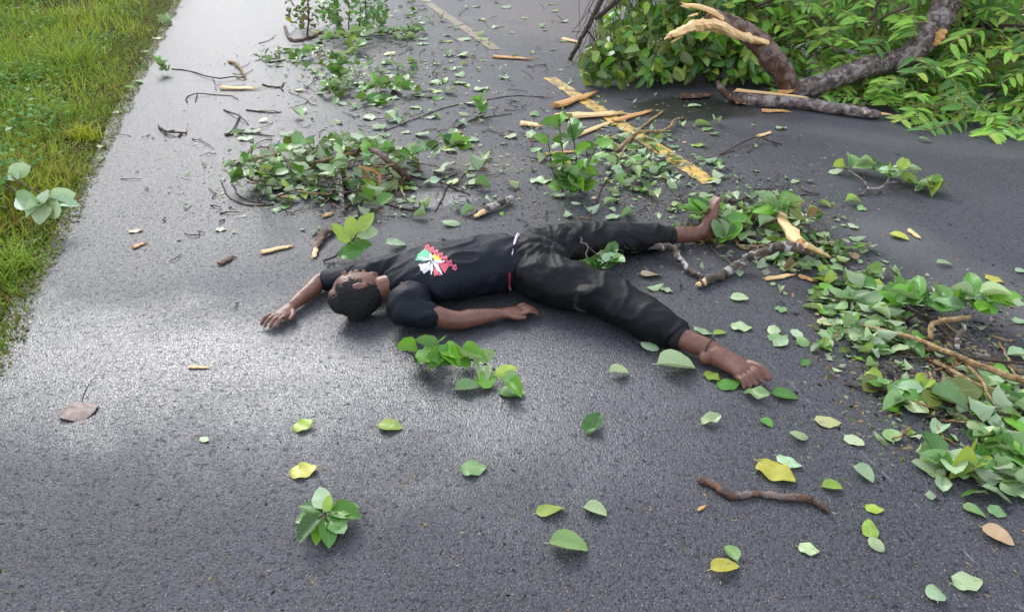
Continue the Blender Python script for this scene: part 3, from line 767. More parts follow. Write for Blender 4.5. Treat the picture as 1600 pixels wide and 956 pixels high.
def along(parent, pts, n, pal, size, spread=.5, up=.6):
    """leaves growing from a twig given in pixels + height"""
    P = [W(p[0], p[1], (p[2] if len(p) > 2 else 0) + .006) for p in pts]
    for k in range(n):
        u = (k + .5) / n * (len(P) - 1); i = min(int(u), len(P) - 2); q = P[i].lerp(P[i + 1], u - i)
        d = (P[i + 1] - P[i]).normalized(); an = rnd.uniform(0, 6.283)
        x = (d * .6 + Vector((math.cos(an), math.sin(an), rnd.uniform(-.2, up))) * (.6 + spread)).normalized()
        z = Vector((rnd.gauss(0, .35), rnd.gauss(-.35, .35), 1)); y = z.cross(x).normalized(); z = x.cross(y); s = rnd.uniform(*size)
        M = Matrix((x, y, z)).transposed().to_4x4() @ Matrix.Diagonal((s, s, s, 1)); M.translation = q
        mesh = rnd.choice(LB); lo = min((M @ v.co).z for v in mesh.vertices)
        if lo < .003: M = Matrix.Translation((0, 0, .003 - lo)) @ M
        leaf_obj(mesh, M, tint(rnd.choice(MIX[pal])), parent)
def U(px, py, z, dx=0):
    q = W(px, py, 0); x, y = proj(Vector((q.x, q.y, z))); return (x + dx, y, z)
def branch(label, px, py, cat='branch', name='broken_branch', group=None): return thing(name, label, cat, W(px, py, 0), group)

# large tangle on the near lane
T = branch('tangled heap of broken leafy branches in the middle of the near lane', 530, 280)
twig(T, [(470, 262), (520, 252, .06), (552, 236, .16), (585, 236, .20), (612, 256, .14), (640, 282, .02)], (.012, .02), M_BARKB, 9)
twig(T, [(430, 262), (480, 256, .03), (530, 245, .12), (560, 236, .17)], (.006, .012), M_TWIGP, 7)
twig(T, [(528, 262, .08), (533, 300, .06), (538, 332)], (.014, .012), M_LICHEN, 8)
twig(T, [(345, 282), (356, 306), (385, 320), (428, 320)], (.004, .004))
twig(T, [(362, 288), (380, 310), (415, 318)], (.004, .003))
twig(T, [(560, 262, .08), (590, 270, .06), (592, 290)], (.018, .012), M_WOODO, 6)
twig(T, [(540, 330), (565, 300, .05), (560, 345)], (.007, .006), M_TWIG)
twig(T, [(636, 280), (632, 262, .08), (626, 292)], (.012, .008), M_BARKB, 7)
twig(T, [(645, 240), (650, 262), (660, 268)], (.006, .005), M_TWIGP)
twig(T, [(590, 310), (620, 324), (665, 330)], (.005, .004))
twig(T, [(640, 275), (680, 282), (715, 272)], (.006, .004))
for k in range(44):
    a = (rnd.uniform(380, 650), rnd.uniform(230, 310)); an = rnd.uniform(0, 6.28); L = rnd.uniform(20, 60)
    twig(T, [(a[0], a[1], .10 * rnd.random()), (a[0] + L * math.cos(an) * .5, a[1] + L * .3 * math.sin(an), .24 * rnd.random()), (a[0] + L * math.cos(an), a[1] + L * .5 * math.sin(an), .08 * rnd.random())], (.006, .003), rnd.choice((M_TWIG, M_TWIGP, M_BARKB)))
scatter(T, 530, 268, 125, 44, 190, .20, 'pile', (.07, .12), .6)
scatter(T, 420, 268, 60, 26, 42, .07, 'pile', (.06, .11), .5)
scatter(T, 470, 300, 80, 18, 40, .03, 'palepile', (.05, .09), .4)
along(T, [(600, 262, .1), (650, 240, .1), (700, 228, .12), (725, 222, .14)], 26, 'palepile', (.09, .13), .7)
along(T, [(560, 245, .18), (600, 235, .2), (640, 245, .08)], 16, 'fresh', (.08, .12), .6)
along(T, [(440, 275, .02), (395, 272, .08), (365, 282, .06)], 12, 'pile', (.08, .12), .6)
along(T, [(560, 310, .03), (590, 318, .06)], 8, 'pile', (.09, .12), .6)

# bushes at the top edge
T = branch('upright green sapling bush at the top edge of the near lane', 540, 45)
for x in (530, 545, 560, 575): twig(T, [U(x, 48, 0), U(x, 46, .3, rnd.gauss(0, 5)), U(x, 44, .6, rnd.gauss(0, 9))], (.009, .005))
for k in range(20):
    x = rnd.uniform(515, 598); y = rnd.uniform(34, 58); along(T, [U(x, y, .03), U(x, y, .25, rnd.gauss(0, 6)), U(x, y, .6, rnd.gauss(0, 14))], 12, 'fresh', (.07, .11), .7, .5)
T = branch('rusty and green leafy shoots left of the sapling bush', 470, 50)
for k in range(9):
    x = rnd.uniform(452, 505); y = rnd.uniform(38, 52); along(T, [U(x, y, .02), U(x, y, .2, rnd.gauss(0, 6)), U(x, y, .45, rnd.gauss(0, 10))], 11, 'rust', (.06, .10), .7, .5)
twig(T, [(445, 42), (455, 62), (480, 60), (510, 48)], (.02, .016), M_BARKB, 8); twig(T, [U(480, 60, 0), U(485, 58, .2), U(488, 56, .4)], (.014, .008))
T = branch('pale upturned leaves on a branch in front of the sapling bush', 545, 70)
along(T, [(515, 60, .05), (545, 55, .15), (570, 50, .12)], 24, 'palepile', (.10, .15), .8)
along(T, [(550, 72, .03), (560, 70, .1), (550, 80, .02)], 10, 'palepile', (.10, .14), .8)
along(T, [(585, 52, .03), (625, 50, .06), (655, 48, .05)], 22, 'pile', (.09, .14), .7)
twig(T, [(500, 62), (560, 58, .06), (650, 52)], (.008, .005))
scatter(T, 620, 40, 60, 30, 60, .05, 'palepile', (.06, .11), .5)
T = branch('thin branch of green and yellow leaves left of the pale upturned leaves', 475, 88)
along(T, [(445, 95), (475, 86, .06), (505, 74, .05)], 20, 'pile', (.08, .12), .7); twig(T, [(420, 98), (470, 90), (505, 78)], (.008, .005))
scatter(T, 470, 92, 70, 16, 40, .04, 'pile', (.06, .1), .4)
T = branch('leafy branch with one rich green upright shoot, beyond the large tangle', 545, 130)
along(T, [U(530, 134, .03), U(532, 134, .14), U(530, 134, .28)], 18, 'fresh', (.10, .14), .8, .3)
twig(T, [(505, 120), (525, 132, .03), (560, 135), (600, 124)], (.008, .005)); twig(T, [(600, 120), (618, 150)], (.006, .004))
along(T, [(500, 145, .03), (520, 135, .07), (530, 146, .02)], 14, 'pile', (.09, .12), .7)
along(T, [(560, 145, .02), (600, 132, .06), (650, 144, .03)], 26, 'palepile', (.10, .14), .7)
along(T, [(560, 158, .01), (585, 155, .04), (600, 158, .02)], 10, 'fresh', (.09, .13), .7)
scatter(T, 575, 118, 75, 26, 84, .05, 'palepile', (.06, .1), .5)

# bright sprig by the centre line with a long thin twig reaching over the legs
T = branch('bright green leafy shoot with a long thin twig reaching over the far leg', 895, 300)
for pts in ([U(885, 300, .01), U(878, 298, .2), U(870, 296, .42)], [U(895, 303, .01), U(892, 300, .2, 6), U(884, 298, .46)], [U(905, 305, .01), U(912, 302, .14), U(930, 298, .28)], [U(890, 305, .01), U(902, 306, .12)], [U(880, 302, .01), U(862, 300, .15), U(855, 298, .3)]):
    twig(T, pts, (.005, .003)); along(T, pts, 11, 'fresh', (.085, .125), .8, .2)
twig(T, [(1035, 175), (1012, 192), (990, 212), (972, 240), (958, 262)], (.010, .007), M_TWIGP, 7)
twig(T, [(958, 262), (936, 302), (916, 350, .04), (908, 375, .20), (918, 385, .26), (914, 410, .26)], (.006, .003))
twig(T, [(918, 385, .26), (935, 402, .2), (948, 412, .1)], (.003, .002))
for k in range(16):
    a = (rnd.uniform(950, 1050), rnd.uniform(215, 300)); an = rnd.uniform(0, 6.28); L = rnd.uniform(20, 60)
    twig(T, [a, (a[0] + L * .5 * math.cos(an), a[1] + L * .25 * math.sin(an) + 3, .03), (a[0] + L * math.cos(an), a[1] + L * .5 * math.sin(an))], (.004, .002))
scatter(T, 990, 255, 75, 52, 84, .03, 'palepile', (.06, .09), .45)
T = branch('small bunch of leaves beside the knee of the near leg', 955, 410)
along(T, [(925, 410, .02), (940, 412, .08), (955, 400, .1)], 11, 'palepile', (.08, .11), .8)
along(T, [(960, 400, .02), (985, 385, .06)], 8, 'fresh', (.07, .1), .8)

# tangle at the raised foot
T = branch('tangle of leaves and twigs around the bare heel at the centre line', 1190, 350)
along(T, [(1080, 336, .02), (1092, 334, .10), (1106, 332, .15)], 18, 'fresh', (.09, .13), .8, .3)
along(T, [(1112, 334, .03), (1126, 336, .12), (1142, 345, .05)], 14, 'palepile', (.09, .13), .8, .2)
along(T, [(1160, 330, .02), (1200, 325, .08), (1225, 322, .14)], 20, 'palepile', (.09, .13), .7)
along(T, [(1125, 375, .02), (1135, 368, .08)], 8, 'fresh', (.08, .11), .7)
along(T, [(1255, 340, .03), (1262, 340, .1)], 8, 'rust', (.07, .1), .8)
for k in range(34):
    a = (rnd.uniform(1060, 1240), rnd.uniform(285, 390)); an = rnd.uniform(0, 6.28); L = rnd.uniform(25, 75)
    twig(T, [a, (a[0] + L * .5 * math.cos(an), a[1] + L * .25 * math.sin(an) + 3, .05 * rnd.random()), (a[0] + L * math.cos(an), a[1] + L * .5 * math.sin(an))], (.005, .0022), M_TWIG if rnd.random() < .75 else M_TWIGP)
twig(T, [(1170, 390), (1152, 382), (1150, 366), (1158, 358)], (.008, .007), M_TWIGP, 7)
scatter(T, 1185, 345, 80, 40, 60, .04, 'palepile', (.06, .1), .5)
scatter(T, 1255, 400, 70, 24, 52, .05, 'pile', (.06, .10), .5)
scatter(T, 1330, 395, 30, 14, 12, .04, 'rust', (.05, .08), .5)
# the peeled, kinked branch and its companions
T = branch('kinked branch with peeling white and brown bark and torn yellow fork', 1200, 400)
P = [(1092, 443), (1130, 428, .0), (1165, 406, .03), (1190, 395, .08), (1222, 385, .13), (1250, 388, .12), (1272, 400, .04)]
V_ = [W(x, y, z + .022) for x, y, z in [(p + (0,))[:3] for p in P]]
limb(T, 'bark', V_, [.018, .021, .022, .022, .023, .021, .012], M_LICHEN, 10)
wood(T, 'torn_wood', V_[-2] + Vector((.02, -.01, .02)), W(1296, 402, .01), .045, .03, 51)
wood(T, 'torn_wood', V_[-2] + Vector((.0, .02, .02)), W(1215, 330, .04), .07, .04, 52, None, 4)
wood(T, 'torn_wood', W(1102, 440, .03), W(1088, 445, .018), .034, .034, 53, None, 2)
T = branch('grey lichened stick lying bent from the cuff of the far leg', 1050, 400)
limb(T, 'bark', [W(x, y, z) for x, y, z in ((990, 384, .05), (1020, 385, .06), (1050, 387, .06), (1063, 405, .035), (1080, 424, .018), (1098, 434, .016))], [.015, .017, .016, .015, .014, .012], M_LICHEN, 9)

# right-hand pile
T = branch('long heap of pale wilting leaves and yellow peeled twigs on the right', 1450, 560)
for pts, r, m in (([(1310, 502), (1400, 520, .03), (1470, 545, .06), (1540, 575, .07), (1620, 602, .05)], (.006, .013), M_TWIGP),
                  ([(1445, 545, .02), (1490, 552, .05), (1530, 590, .05), (1560, 640, .02)], (.008, .005), M_TWIGP),
                  ([(1452, 530, .03), (1460, 506, .07), (1485, 500, .08), (1515, 496, .06)], (.011, .010), M_TWIGP),
                  ([(1495, 545, .04), (1500, 520, .08), (1513, 508, .10)], (.010, .008), M_LICHEN),
                  ([(1430, 545), (1520, 560, .02), (1620, 570, .02)], (.006, .005), M_TWIG),
                  ([(1450, 560), (1540, 605, .03), (1640, 635, .02)], (.008, .007), M_TWIGP),
                  ([(1400, 470), (1480, 520, .02), (1560, 640, .02), (1590, 690)], (.007, .006), M_TWIG),
                  ([(1320, 600), (1400, 612, .02), (1480, 622, .02), (1580, 650, .03)], (.004, .005), M_TWIG)):
    twig(T, pts, r, m, 7)
for k in range(34):
    a = (rnd.uniform(1390, 1600), rnd.uniform(495, 690)); an = rnd.gauss(.5, .7); L = rnd.uniform(25, 90)
    twig(T, [a, (a[0] + L * .5 * math.cos(an), a[1] + L * .3 * math.sin(an) + 3, .04 * rnd.random()), (a[0] + L * math.cos(an), a[1] + L * .6 * math.sin(an))], (.005, .0025), M_TWIG if rnd.random() < .45 else M_TWIGP)
scatter(T, 1350, 470, 75, 42, 84, .03, 'palepile', (.06, .10), .35)
scatter(T, 1350, 535, 80, 28, 46, .015, 'palepile', (.06, .095), .3)
scatter(T, 1570, 650, 60, 52, 60, .025, 'palepile', (.06, .10), .35)
scatter(T, 1550, 745, 80, 34, 34, .03, 'palepile', (.07, .11), .35)
along(T, [(1405, 470, .05), (1440, 468, .1), (1475, 470, .08)], 15, 'fresh', (.10, .13), .8, .3)
along(T, [(1500, 470, .04), (1530, 462, .12), (1565, 465, .12)], 18, 'palepile', (.10, .13), .8, .3)
along(T, [(1350, 580, .01), (1400, 600, .03), (1425, 640, .01)], 14, 'palepile', (.08, .11), .5, .1)
along(T, [(1430, 612, .02), (1475, 612, .04)], 7, 'ygreen' if False else 'crown_l', (.09, .14), .5, .1)
along(T, [(1450, 715, .01), (1500, 715, .03), (1545, 735, .02)], 9, 'palepile', (.10, .13), .5, .1)
along(T, [(1560, 690, .02), (1600, 710, .04)], 10, 'fresh', (.09, .13), .6, .2)

T = branch('forked bare twig carrying three bunches of pale leaves on the right lane', 1365, 295)
for pts in ([(1342, 304), (1355, 298, .01), (1352, 285, .02), (1335, 272, .03), (1318, 262, .03)], [(1355, 298, .01), (1382, 290, .03), (1395, 268, .06), (1396, 262, .09)], [(1385, 286, .02), (1430, 284, .02)]):
    twig(T, pts, (.008, .004), M_BARK, 7)
for pts, n in (([(1318, 262, .02), (1340, 258, .06), (1352, 256, .06)], 8), ([(1393, 268, .08), (1405, 265, .12), (1412, 272, .04)], 11), ([(1375, 268, .02), (1385, 266, .04)], 5), ([(1430, 284, .02), (1452, 285, .05), (1455, 292, .02)], 12)):
    along(T, pts, n, 'palepile', (.09, .13), .8, .3)

# small sprigs
T = branch('sprig of five bright leaves standing by the torso, above the shirt', 540, 405, name='leafy_sprig')
twig(T, [(505, 408), (525, 399, .02), (545, 382, .06), (560, 363, .12)], (.006, .003))
for (x, y, z, hx, hy, hz, s, c) in ((553, 372, .09, -.12, .25, .8, .11, 'ygreen'), (560, 362, .13, .5, .4, .6, .12, 'ygreen'), (548, 378, .08, -.75, .35, .45, .12, 'ygreen'), (540, 386, .05, .95, .15, .12, .13, 'green'), (528, 398, .03, .97, .1, .05, .13, 'green'), (556, 366, .11, .9, .2, .1, .11, 'pale'), (545, 376, .06, .5, .6, .3, .10, 'pale')):
    x_ = Vector((hx, hy, hz)).normalized(); z_ = Vector((.1, -.6, .7)); y_ = z_.cross(x_).normalized(); z_ = x_.cross(y_)
    M = Matrix((x_, y_, z_)).transposed().to_4x4() @ Matrix.Diagonal((s, s, s, 1)); M.translation = W(x, y, z)
    leaf_obj(LB[rnd.choice((1, 3, 8))], M, tint(c), T)
T = branch('dark glossy leafy sprig lying alone at the lower left', 510, 815, name='leafy_sprig')
twig(T, [(490, 782), (505, 795, .03), (512, 815, .04)], (.004, .003))
for (x, y, z, hx, hy, hz, s, c) in ((505, 800, .03, -.9, .35, .1, .085, 'dark'), (503, 803, .03, -.9, -.3, 0, .075, 'sage'), (505, 808, .035, -.45, -.8, -.1, .10, 'dark'), (508, 806, .035, -.15, -1, -.1, .09, 'bright'),
                                 (512, 806, .04, .25, -1, -.1, .10, 'green'), (516, 804, .04, .6, -.8, -.05, .085, 'green'), (515, 800, .025, .9, -.25, .02, .10, 'green'), (514, 797, .03, .95, .1, .05, .085, 'bright'), (505, 795, .04, -.3, .9, .2, .08, 'pale'), (509, 800, .04, .1, .3, .4, .05, 'ygreen'), (510, 803, .02, .4, -.9, -.2, .085, 'brown')):
    x_ = Vector((hx, hy, hz)).normalized(); z_ = Vector((rnd.gauss(0, .15), -.1, 1)); y_ = z_.cross(x_).normalized(); z_ = x_.cross(y_)
    M = Matrix((x_, y_, z_)).transposed().to_4x4() @ Matrix.Diagonal((s, s, s, 1)); M.translation = W(x, y, z)
    mesh = LB[rnd.choice((0, 1, 3, 4))]; lo = min((M @ v.co).z for v in mesh.vertices)
    if lo < .003: M = Matrix.Translation((0, 0, .003 - lo)) @ M
    leaf_obj(mesh, M, tint(c), T)
T = branch('leafy sprig lying on the road just below the outstretched arm', 690, 560, name='leafy_sprig')
twig(T, [(630, 545), (680, 560, .02), (750, 565, .02), (800, 600)], (.005, .003))
along(T, [(650, 548, .02), (690, 545, .08), (720, 560, .05)], 13, 'fresh', (.09, .12), .9, .5)
along(T, [(735, 565, .02), (800, 600, .03)], 6, 'pile', (.08, .11), .9, .2)
T = branch('small leafy sprig beside the yellow twig left of the leg tangle', 752, 175, name='leafy_sprig')
along(T, [U(748, 178, .01), U(752, 178, .12)], 7, 'fresh', (.07, .10), .6, .8)
T = branch('pale-leaved sprig hanging over the verge edge', 70, 335, name='leafy_sprig')
twig(T, [(10, 290, .12), (40, 310, .16), (68, 320, .15)], (.006, .004)); twig(T, [(5, 265, .16), (40, 290, .16), (75, 310, .14)], (.004, .003))
for (x, y, z, hx, hy, hz, s, c) in ((66, 318, .16, -.95, .2, .1, .17, 'pale'), (68, 320, .16, -.5, .8, .2, .15, 'pale'), (70, 320, .15, .1, -.9, -.4, .13, 'pale'), (75, 318, .15, .7, -.6, -.3, .14, 'pale'), (78, 314, .16, .95, .1, -.1, .14, 'pale'), (76, 312, .16, .8, .5, .1, .13, 'pale'), (70, 318, .15, -.4, -.9, -.2, .12, 'pale'), (80, 312, .15, .9, -.3, -.2, .12, 'sage'), (12, 272, .18, .8, .3, .2, .13, 'pale'), (16, 270, .17, .6, -.6, 0, .12, 'pale')):
    x_ = Vector((hx, hy, hz)).normalized(); z_ = Vector((.05, -.5, .8)); y_ = z_.cross(x_).normalized(); z_ = x_.cross(y_)
    M = Matrix((x_, y_, z_)).transposed().to_4x4() @ Matrix.Diagonal((s, s, s, 1)); M.translation = W(x, y, z)
    leaf_obj(LB[rnd.choice((1, 3, 5, 6, 8))], M @ Matrix.Rotation(rnd.gauss(0, .5), 4, 'X'), tint(c), T)
T = branch('small green sprig with thin twig at the left road edge', 255, 112, name='leafy_sprig')
along(T, [U(262, 116, .02), U(250, 116, .1)], 7, 'fresh', (.09, .13), .8, .6)
twig(T, [(268, 108), (300, 112), (335, 122, .02), (370, 120, .02)], (.006, .006)); twig(T, [(370, 122), (382, 118, .02), (372, 102, .02), (358, 96)], (.010, .016), M_TWIGP, 7); twig(T, [(333, 122), (336, 132)], (.004, .003))

# bare twigs
def bare(label, polys, px, py, mat=None, r=(.006, .003)):
    T = branch(label, px, py, 'twig', 'bare_twig')
    for p in polys: twig(T, p, r, mat)
bare('forked dark twig lying alone on the left of the near lane', [[(248, 198), (262, 206, .02), (292, 208)], [(258, 206), (272, 204, .02)], [(283, 208), (280, 214)]], 270, 206, None, (.010, .006))
bare('arched thin twig left of the centre, below the yellow splinter', [[(292, 160), (292, 152), (310, 146, .02), (330, 148), (360, 150), (372, 156)], [(308, 148), (305, 160)]], 330, 150)
bare('curved dark twig hooked at both ends beyond the large tangle', [[(410, 132), (425, 136), (438, 136), (444, 130)], [(438, 136), (442, 142)]], 425, 136, None, (.009, .006))
bare('clutter of thin dark twigs at the left end of the large tangle', [[(350, 172), (375, 182, .02), (388, 195)], [(375, 182), (362, 205, .02), (350, 210)], [(352, 212), (380, 208), (425, 213)], [(385, 172), (420, 176), (440, 175)]], 370, 195, None, (.007, .004))
bare('thin forked twig behind the bright shoot', [[(705, 205), (735, 188), (770, 182), (800, 178)], [(740, 188), (760, 165, .02), (742, 190)]], 740, 188)
bare('long thin twig lying across the centre of the road', [[(600, 205), (640, 190), (690, 170), (740, 160), (800, 150), (850, 152)]], 720, 165, None, (.004, .004))
bare('spidery thin twigs right of the large tangle', [[(680, 275), (700, 290, .03), (720, 280), (745, 250)], [(700, 290), (690, 310), (680, 330)], [(700, 290), (735, 305)], [(720, 280), (722, 300)]], 700, 290, None, (.005, .003))
bare('branching dark twig on the right lane above the centre line', [[(1125, 242), (1165, 220, .02), (1190, 215, .03), (1215, 228)], [(1186, 216, .03), (1168, 238)], [(1195, 218), (1222, 226)]], 1180, 225, None, (.006, .004))
bare('thin wavy twig right of the torn yellow fork', [[(1240, 285), (1262, 300), (1282, 304)], [(1245, 312), (1255, 304), (1278, 306)]], 1262, 300, None, (.004, .003))
bare('peeled yellow twig crossing the centre line by the wood splinters', [[(915, 228), (945, 220, .02), (965, 212)], [(962, 236), (985, 215, .03), (1000, 206, .04), (1038, 204, .03), (1055, 188, .02), (1068, 184)]], 1000, 215, M_TWIGP, (.012, .009))
bare('bent stick beside the bare toes pile, lower right', [], 1180, 770) if False else None
T = branch('crooked brown stick lying alone on the asphalt at the lower right', 1190, 775, 'stick', 'stick')
limb(T, 'bark', [W(x, y, .011) for x, y in ((1090, 748), (1115, 757), (1142, 774), (1180, 771), (1225, 776), (1265, 780), (1296, 799))], [.008, .0105, .011, .010, .010, .011, .007], M_BARKB, 9, 6, .13, .0015)
limb(T, 'bark', [W(1265, 780, .014), W(1268, 775, .02)], (.008, .006), M_BARKB, 7)
T = branch('short stub of pale wood and brown bark beyond the hips', 773, 322, 'stick', 'stick')
limb(T, 'bark', [W(748, 333, .02), W(770, 322, .03), W(800, 310, .025)], [.022, .022, .018], M_LICHEN, 8)
wood(T, 'torn_wood', W(756, 330, .03), W(742, 338, .015), .04, .03, 71)
T = branch('curved strip of brown bark beside the five-leaf sprig', 505, 378, 'bark strip', 'bark_strip')
limb(T, 'bark', [W(528, 348, .02), W(512, 360, .025), W(498, 375, .02), (W(490, 395, .012))], [.016, .024, .022, .01], M_BARKB, 7, 5, .15, .003, .5)
wood(T, 'torn_wood', W(494, 388, .02), W(490, 402, .008), .03, .015, 72)
bare('thin twig trailing under the five-leaf sprig', [[(560, 330), (562, 345, .02), (556, 362, .06)], [(600, 318), (640, 328), (662, 330)]], 600, 325, None, (.005, .004))

# splinters of torn wood
SPL = [((815, 192), (845, 197), 22, 'short pale wood splinter left of the centre-line debris'), ((868, 182), (972, 175), 30, 'long ribbed slab of yellow wood at the centre line'),
       ((868, 165), (930, 145), 26, 'orange wood slab lying across the yellow line'), ((900, 212), (955, 190), 16, 'thin wood strip under the ribbed yellow slab'), ((960, 188), (1016, 172), 18, 'brown-backed wood splinter right of the ribbed slab'),
       ((1064, 150), (1112, 147), 26, 'pale flat splinter in the dark puddle'), ((1190, 172), (1232, 173), 18, 'orange splinter before the split branch'), ((408, 393), (455, 383), 16, 'straight tan wood splinter left of the sprig'),
       ((342, 412), (365, 400), 14, 'dark bark splinter left of the tan one'), ((295, 572), (325, 573), 10, 'tiny yellow splinter on the wet patch'), ((1197, 435), (1240, 428), 14, 'pale splinter below the kinked branch'),
       ((1248, 430), (1275, 438), 14, 'orange bark chip right of the pale splinter'), ((345, 137), (402, 138), 16, 'straight yellow splinter on the left lane'), ((1420, 358), (1437, 372), 12, 'small wood chip on the right lane'),
       ((880, 60), (905, 66), 14, 'flat yellow chip at the foot of the upright stick'), ((770, 88), (830, 92), 14, 'tan bark strip on the far centre line'), ((852, 240), (900, 236), 12, 'thin brown strip beside the bright shoot'),
       ((208, 386), (226, 378), 12, 'curled orange bark chip on the left lane'), ((1090, 796), (1102, 790), 8, 'tiny brown splinter under the crooked stick'), ((1185, 212), (1205, 206), 12, 'little tan chip on the right lane beside the branching twig'),
       ((505, 338), (520, 332), 12, 'small orange chip under the large tangle'), ((435, 305), (455, 308), 12, 'pair-like yellow chip at the left of the tangle')]
for k, (a, b_, wpx, lab) in enumerate(SPL):
    w = px_size(*a, wpx) * .8
    T = put('wood_splinter', None) if False else None
    pa, pb = W(*a, w * .22 + .003), W(*b_, w * .18 + .003); c = (pa + pb) / 2; c.z = 0
    v, f = splinter_geo(pa - c, pb - c, w, w * .4, 200 + k, 2)
    lo = min(p.z for p in v); v = [p + Vector((0, 0, .002 - lo)) for p in v]
    o = put('wood_splinter', mesh_from('wood_splinter', v, f, False, [M_WOODO if ('orange' in lab or 'brown' in lab or 'bark' in lab) else M_WOOD])); o.location = c
    if 'dark' in lab: o.data.materials[0] = M_BARKB
    tag(o, lab, 'splinter', 'splinters of torn wood on the road')

# ------------------------------------------------------------------ loose leaves
def drop(px, py, lpx, kind, ang, label, group, mesh=None, tilt=None, flip=None):
    mesh = mesh or rnd.choice(LB); s = px_size(px, py, lpx)
    M = orient(Vector((0, 0, 0)), R_(ang), abs(rnd.gauss(0, .12)) if tilt is None else tilt, rnd.uniform(0, 6.28), math.pi if (flip if flip is not None else rnd.random() < .35) else 0, s)
    cx = M @ Vector((.5, 0, 0)); M = Matrix.Translation((-cx.x, -cx.y, 0)) @ M
    M = settle(mesh, M); p = W(px, py, 0); M = Matrix.Translation((p.x, p.y, 0)) @ M
    return tag(leaf_obj(mesh, M, tint(kind), None, 'fallen_leaf'), label, 'leaf', group)
G1 = 'loose leaves on the road'
for a in ((1132, 890, 50, 'yellow', 15, 'speckled yellow leaf overlapping a pale one at the bottom'), (1142, 866, 34, 'sage', 110, 'pale leaf half under the speckled yellow leaf'),
          (1460, 930, 40, 'pale', 70, 'squarish pale leaf near the bottom right corner'), (1510, 912, 48, 'pale', 5, 'pale leaf right of the squarish one, lower right corner'),
          (1358, 830, 36, 'ygreen', 80, 'upright yellow-green leaf above a small pale one'), (1368, 855, 28, 'pale', -60, 'small pale leaf touching the yellow-green one'),
          (1365, 797, 28, 'ygreen', -15, 'small yellow-green leaf below the white leaf'), (1348, 744, 38, 'pale', -60, 'pointed pale leaf beside the thin joint line'),
          (1300, 763, 32, 'ygreen', -10, 'small green-yellow leaf right of the crooked stick'), (1263, 860, 32, 'pale', -20, 'curled pale leaf between stick and bottom edge'),
          (1248, 685, 32, 'pale', 10, 'pale heart-shaped leaf right of the toes'), (1392, 682, 38, 'sage', 75, 'folded pale leaf at the left edge of the right-hand heap'),
          (1212, 740, 66, 'yellow', -50, 'long folded yellow leaf with stalk above the crooked stick'), (1232, 725, 40, 'pale', -30, 'torn pale leaf beside the long yellow leaf'),
          (1138, 603, 40, 'green', 15, 'glossy green leaf just left of the toes'), (1226, 620, 40, 'green', -15, 'crumpled dark green leaf right of the toes'), (1182, 622, 40, 'sage', -35, 'pale folded leaf under the toes'),
          (1198, 662, 24, 'green', -60, 'small dark green leaf below the toes'), (1015, 545, 30, 'pale', -20, 'pale leaf beside the cuff of the near leg'), (967, 586, 34, 'pale', 10, 'round pale leaf between shin and sprig'),
          (1056, 578, 64, 'pale', 5, 'large pale leaf below the ankle of the near leg'), (1112, 590, 30, 'ygreen', -60, 'curled yellow-green leaf beside the near foot'),
          (1158, 513, 34, 'pale', -5, 'pale notched leaf above the near ankle'), (1098, 521, 30, 'pale', -30, 'pale leaf against the near shin'), (1124, 522, 22, 'ygreen', 10, 'narrow green leaf above the near ankle'),
          (1017, 432, 34, 'tan', 0, 'dry beige leaf below the lichened stick'), (1155, 468, 28, 'pale', -15, 'pale leaf on bare asphalt right of the near shin'), (1042, 455, 20, 'pale', -30, 'small pale leaf above the near shin'),
          (1214, 530, 32, 'sage', 0, 'ribbed pale leaf left of the right-hand heap'), (888, 857, 62, 'sage', -10, 'wide pale leaf at the bottom centre'), (1098, 197, 26, 'ygreen', 5, 'olive leaf on the asphalt before the puddle'),
          (1085, 168, 22, 'pale', 0, 'pale leaf floating at the puddle edge'), (1220, 202, 22, 'pale', 30, 'pale upturned leaf before the split branch'), (1445, 222, 20, 'sage', -20, 'lone small leaf on the right lane near the tree'),
          (1405, 372, 30, 'yellow', -40, 'curled yellow leaf on the worn lane patch'), (1475, 415, 26, 'pale', 0, 'pale leaf above the right-hand heap'), (1595, 425, 20, 'pale', 10, 'pale leaf at the right picture edge'),
          (1522, 800, 36, 'sage', -55, 'narrow pale leaf above the right corner'), (1556, 803, 28, 'sage', -30, 'narrow leaf touching the blotched one'), (1558, 840, 48, 'tan', -45, 'pale blotched leaf near the right edge'),
          (212, 362, 22, 'tan', 15, 'beige oval leaf on the left lane'), (55, 378, 30, 'pale', 70, 'pale upright leaf at the grass edge below the sprig'), (345, 360, 18, 'pale', 0, 'small pale leaf on the left lane right of the beige one'),
          (320, 688, 18, 'pale', -30, 'tiny pale leaf on the wet asphalt right of the dry leaf'), (620, 386, 34, 'pale', 30, 'pale leaf pair right of the five-leaf sprig'), (705, 352, 28, 'pale', 0, 'pale boat-shaped leaf above the shirt'),
          (845, 284, 36, 'pale', 0, 'broad pale leaf left of the bright shoot'), (475, 668, 34, 'ygreen', 30, 'green leaf on the wet road left of the sprig'), (475, 738, 44, 'yellow', 20, 'yellow-green leaf above the dark glossy sprig'),
          (610, 668, 40, 'ygreen', -10, 'green leaf alone at the centre of the wet patch'), (740, 735, 44, 'sage', 20, 'pale green leaf at the lower centre'), (925, 668, 46, 'dark', 60, 'dark green leaf at the lower centre right'),
          (860, 800, 46, 'ygreen', 10, 'yellow-green leaf above the wide pale leaf'), (930, 800, 40, 'pale', -30, 'white-green leaf right of the yellow-green one'), (730, 610, 40, 'sage', 0, 'pale leaf under the sprig at the arm'),
          (1110, 660, 34, 'pale', 20, 'pale leaf below the near foot'), (800, 615, 44, 'green', -20, 'green leaf near the end of the arm sprig')):
    drop(a[0], a[1], a[2], a[3], a[4], a[5], G1, mesh=LF[rnd.choice((0, 1, 2, 2, 3, 4, 5, 5, 8, 9, 10))], flip=False)
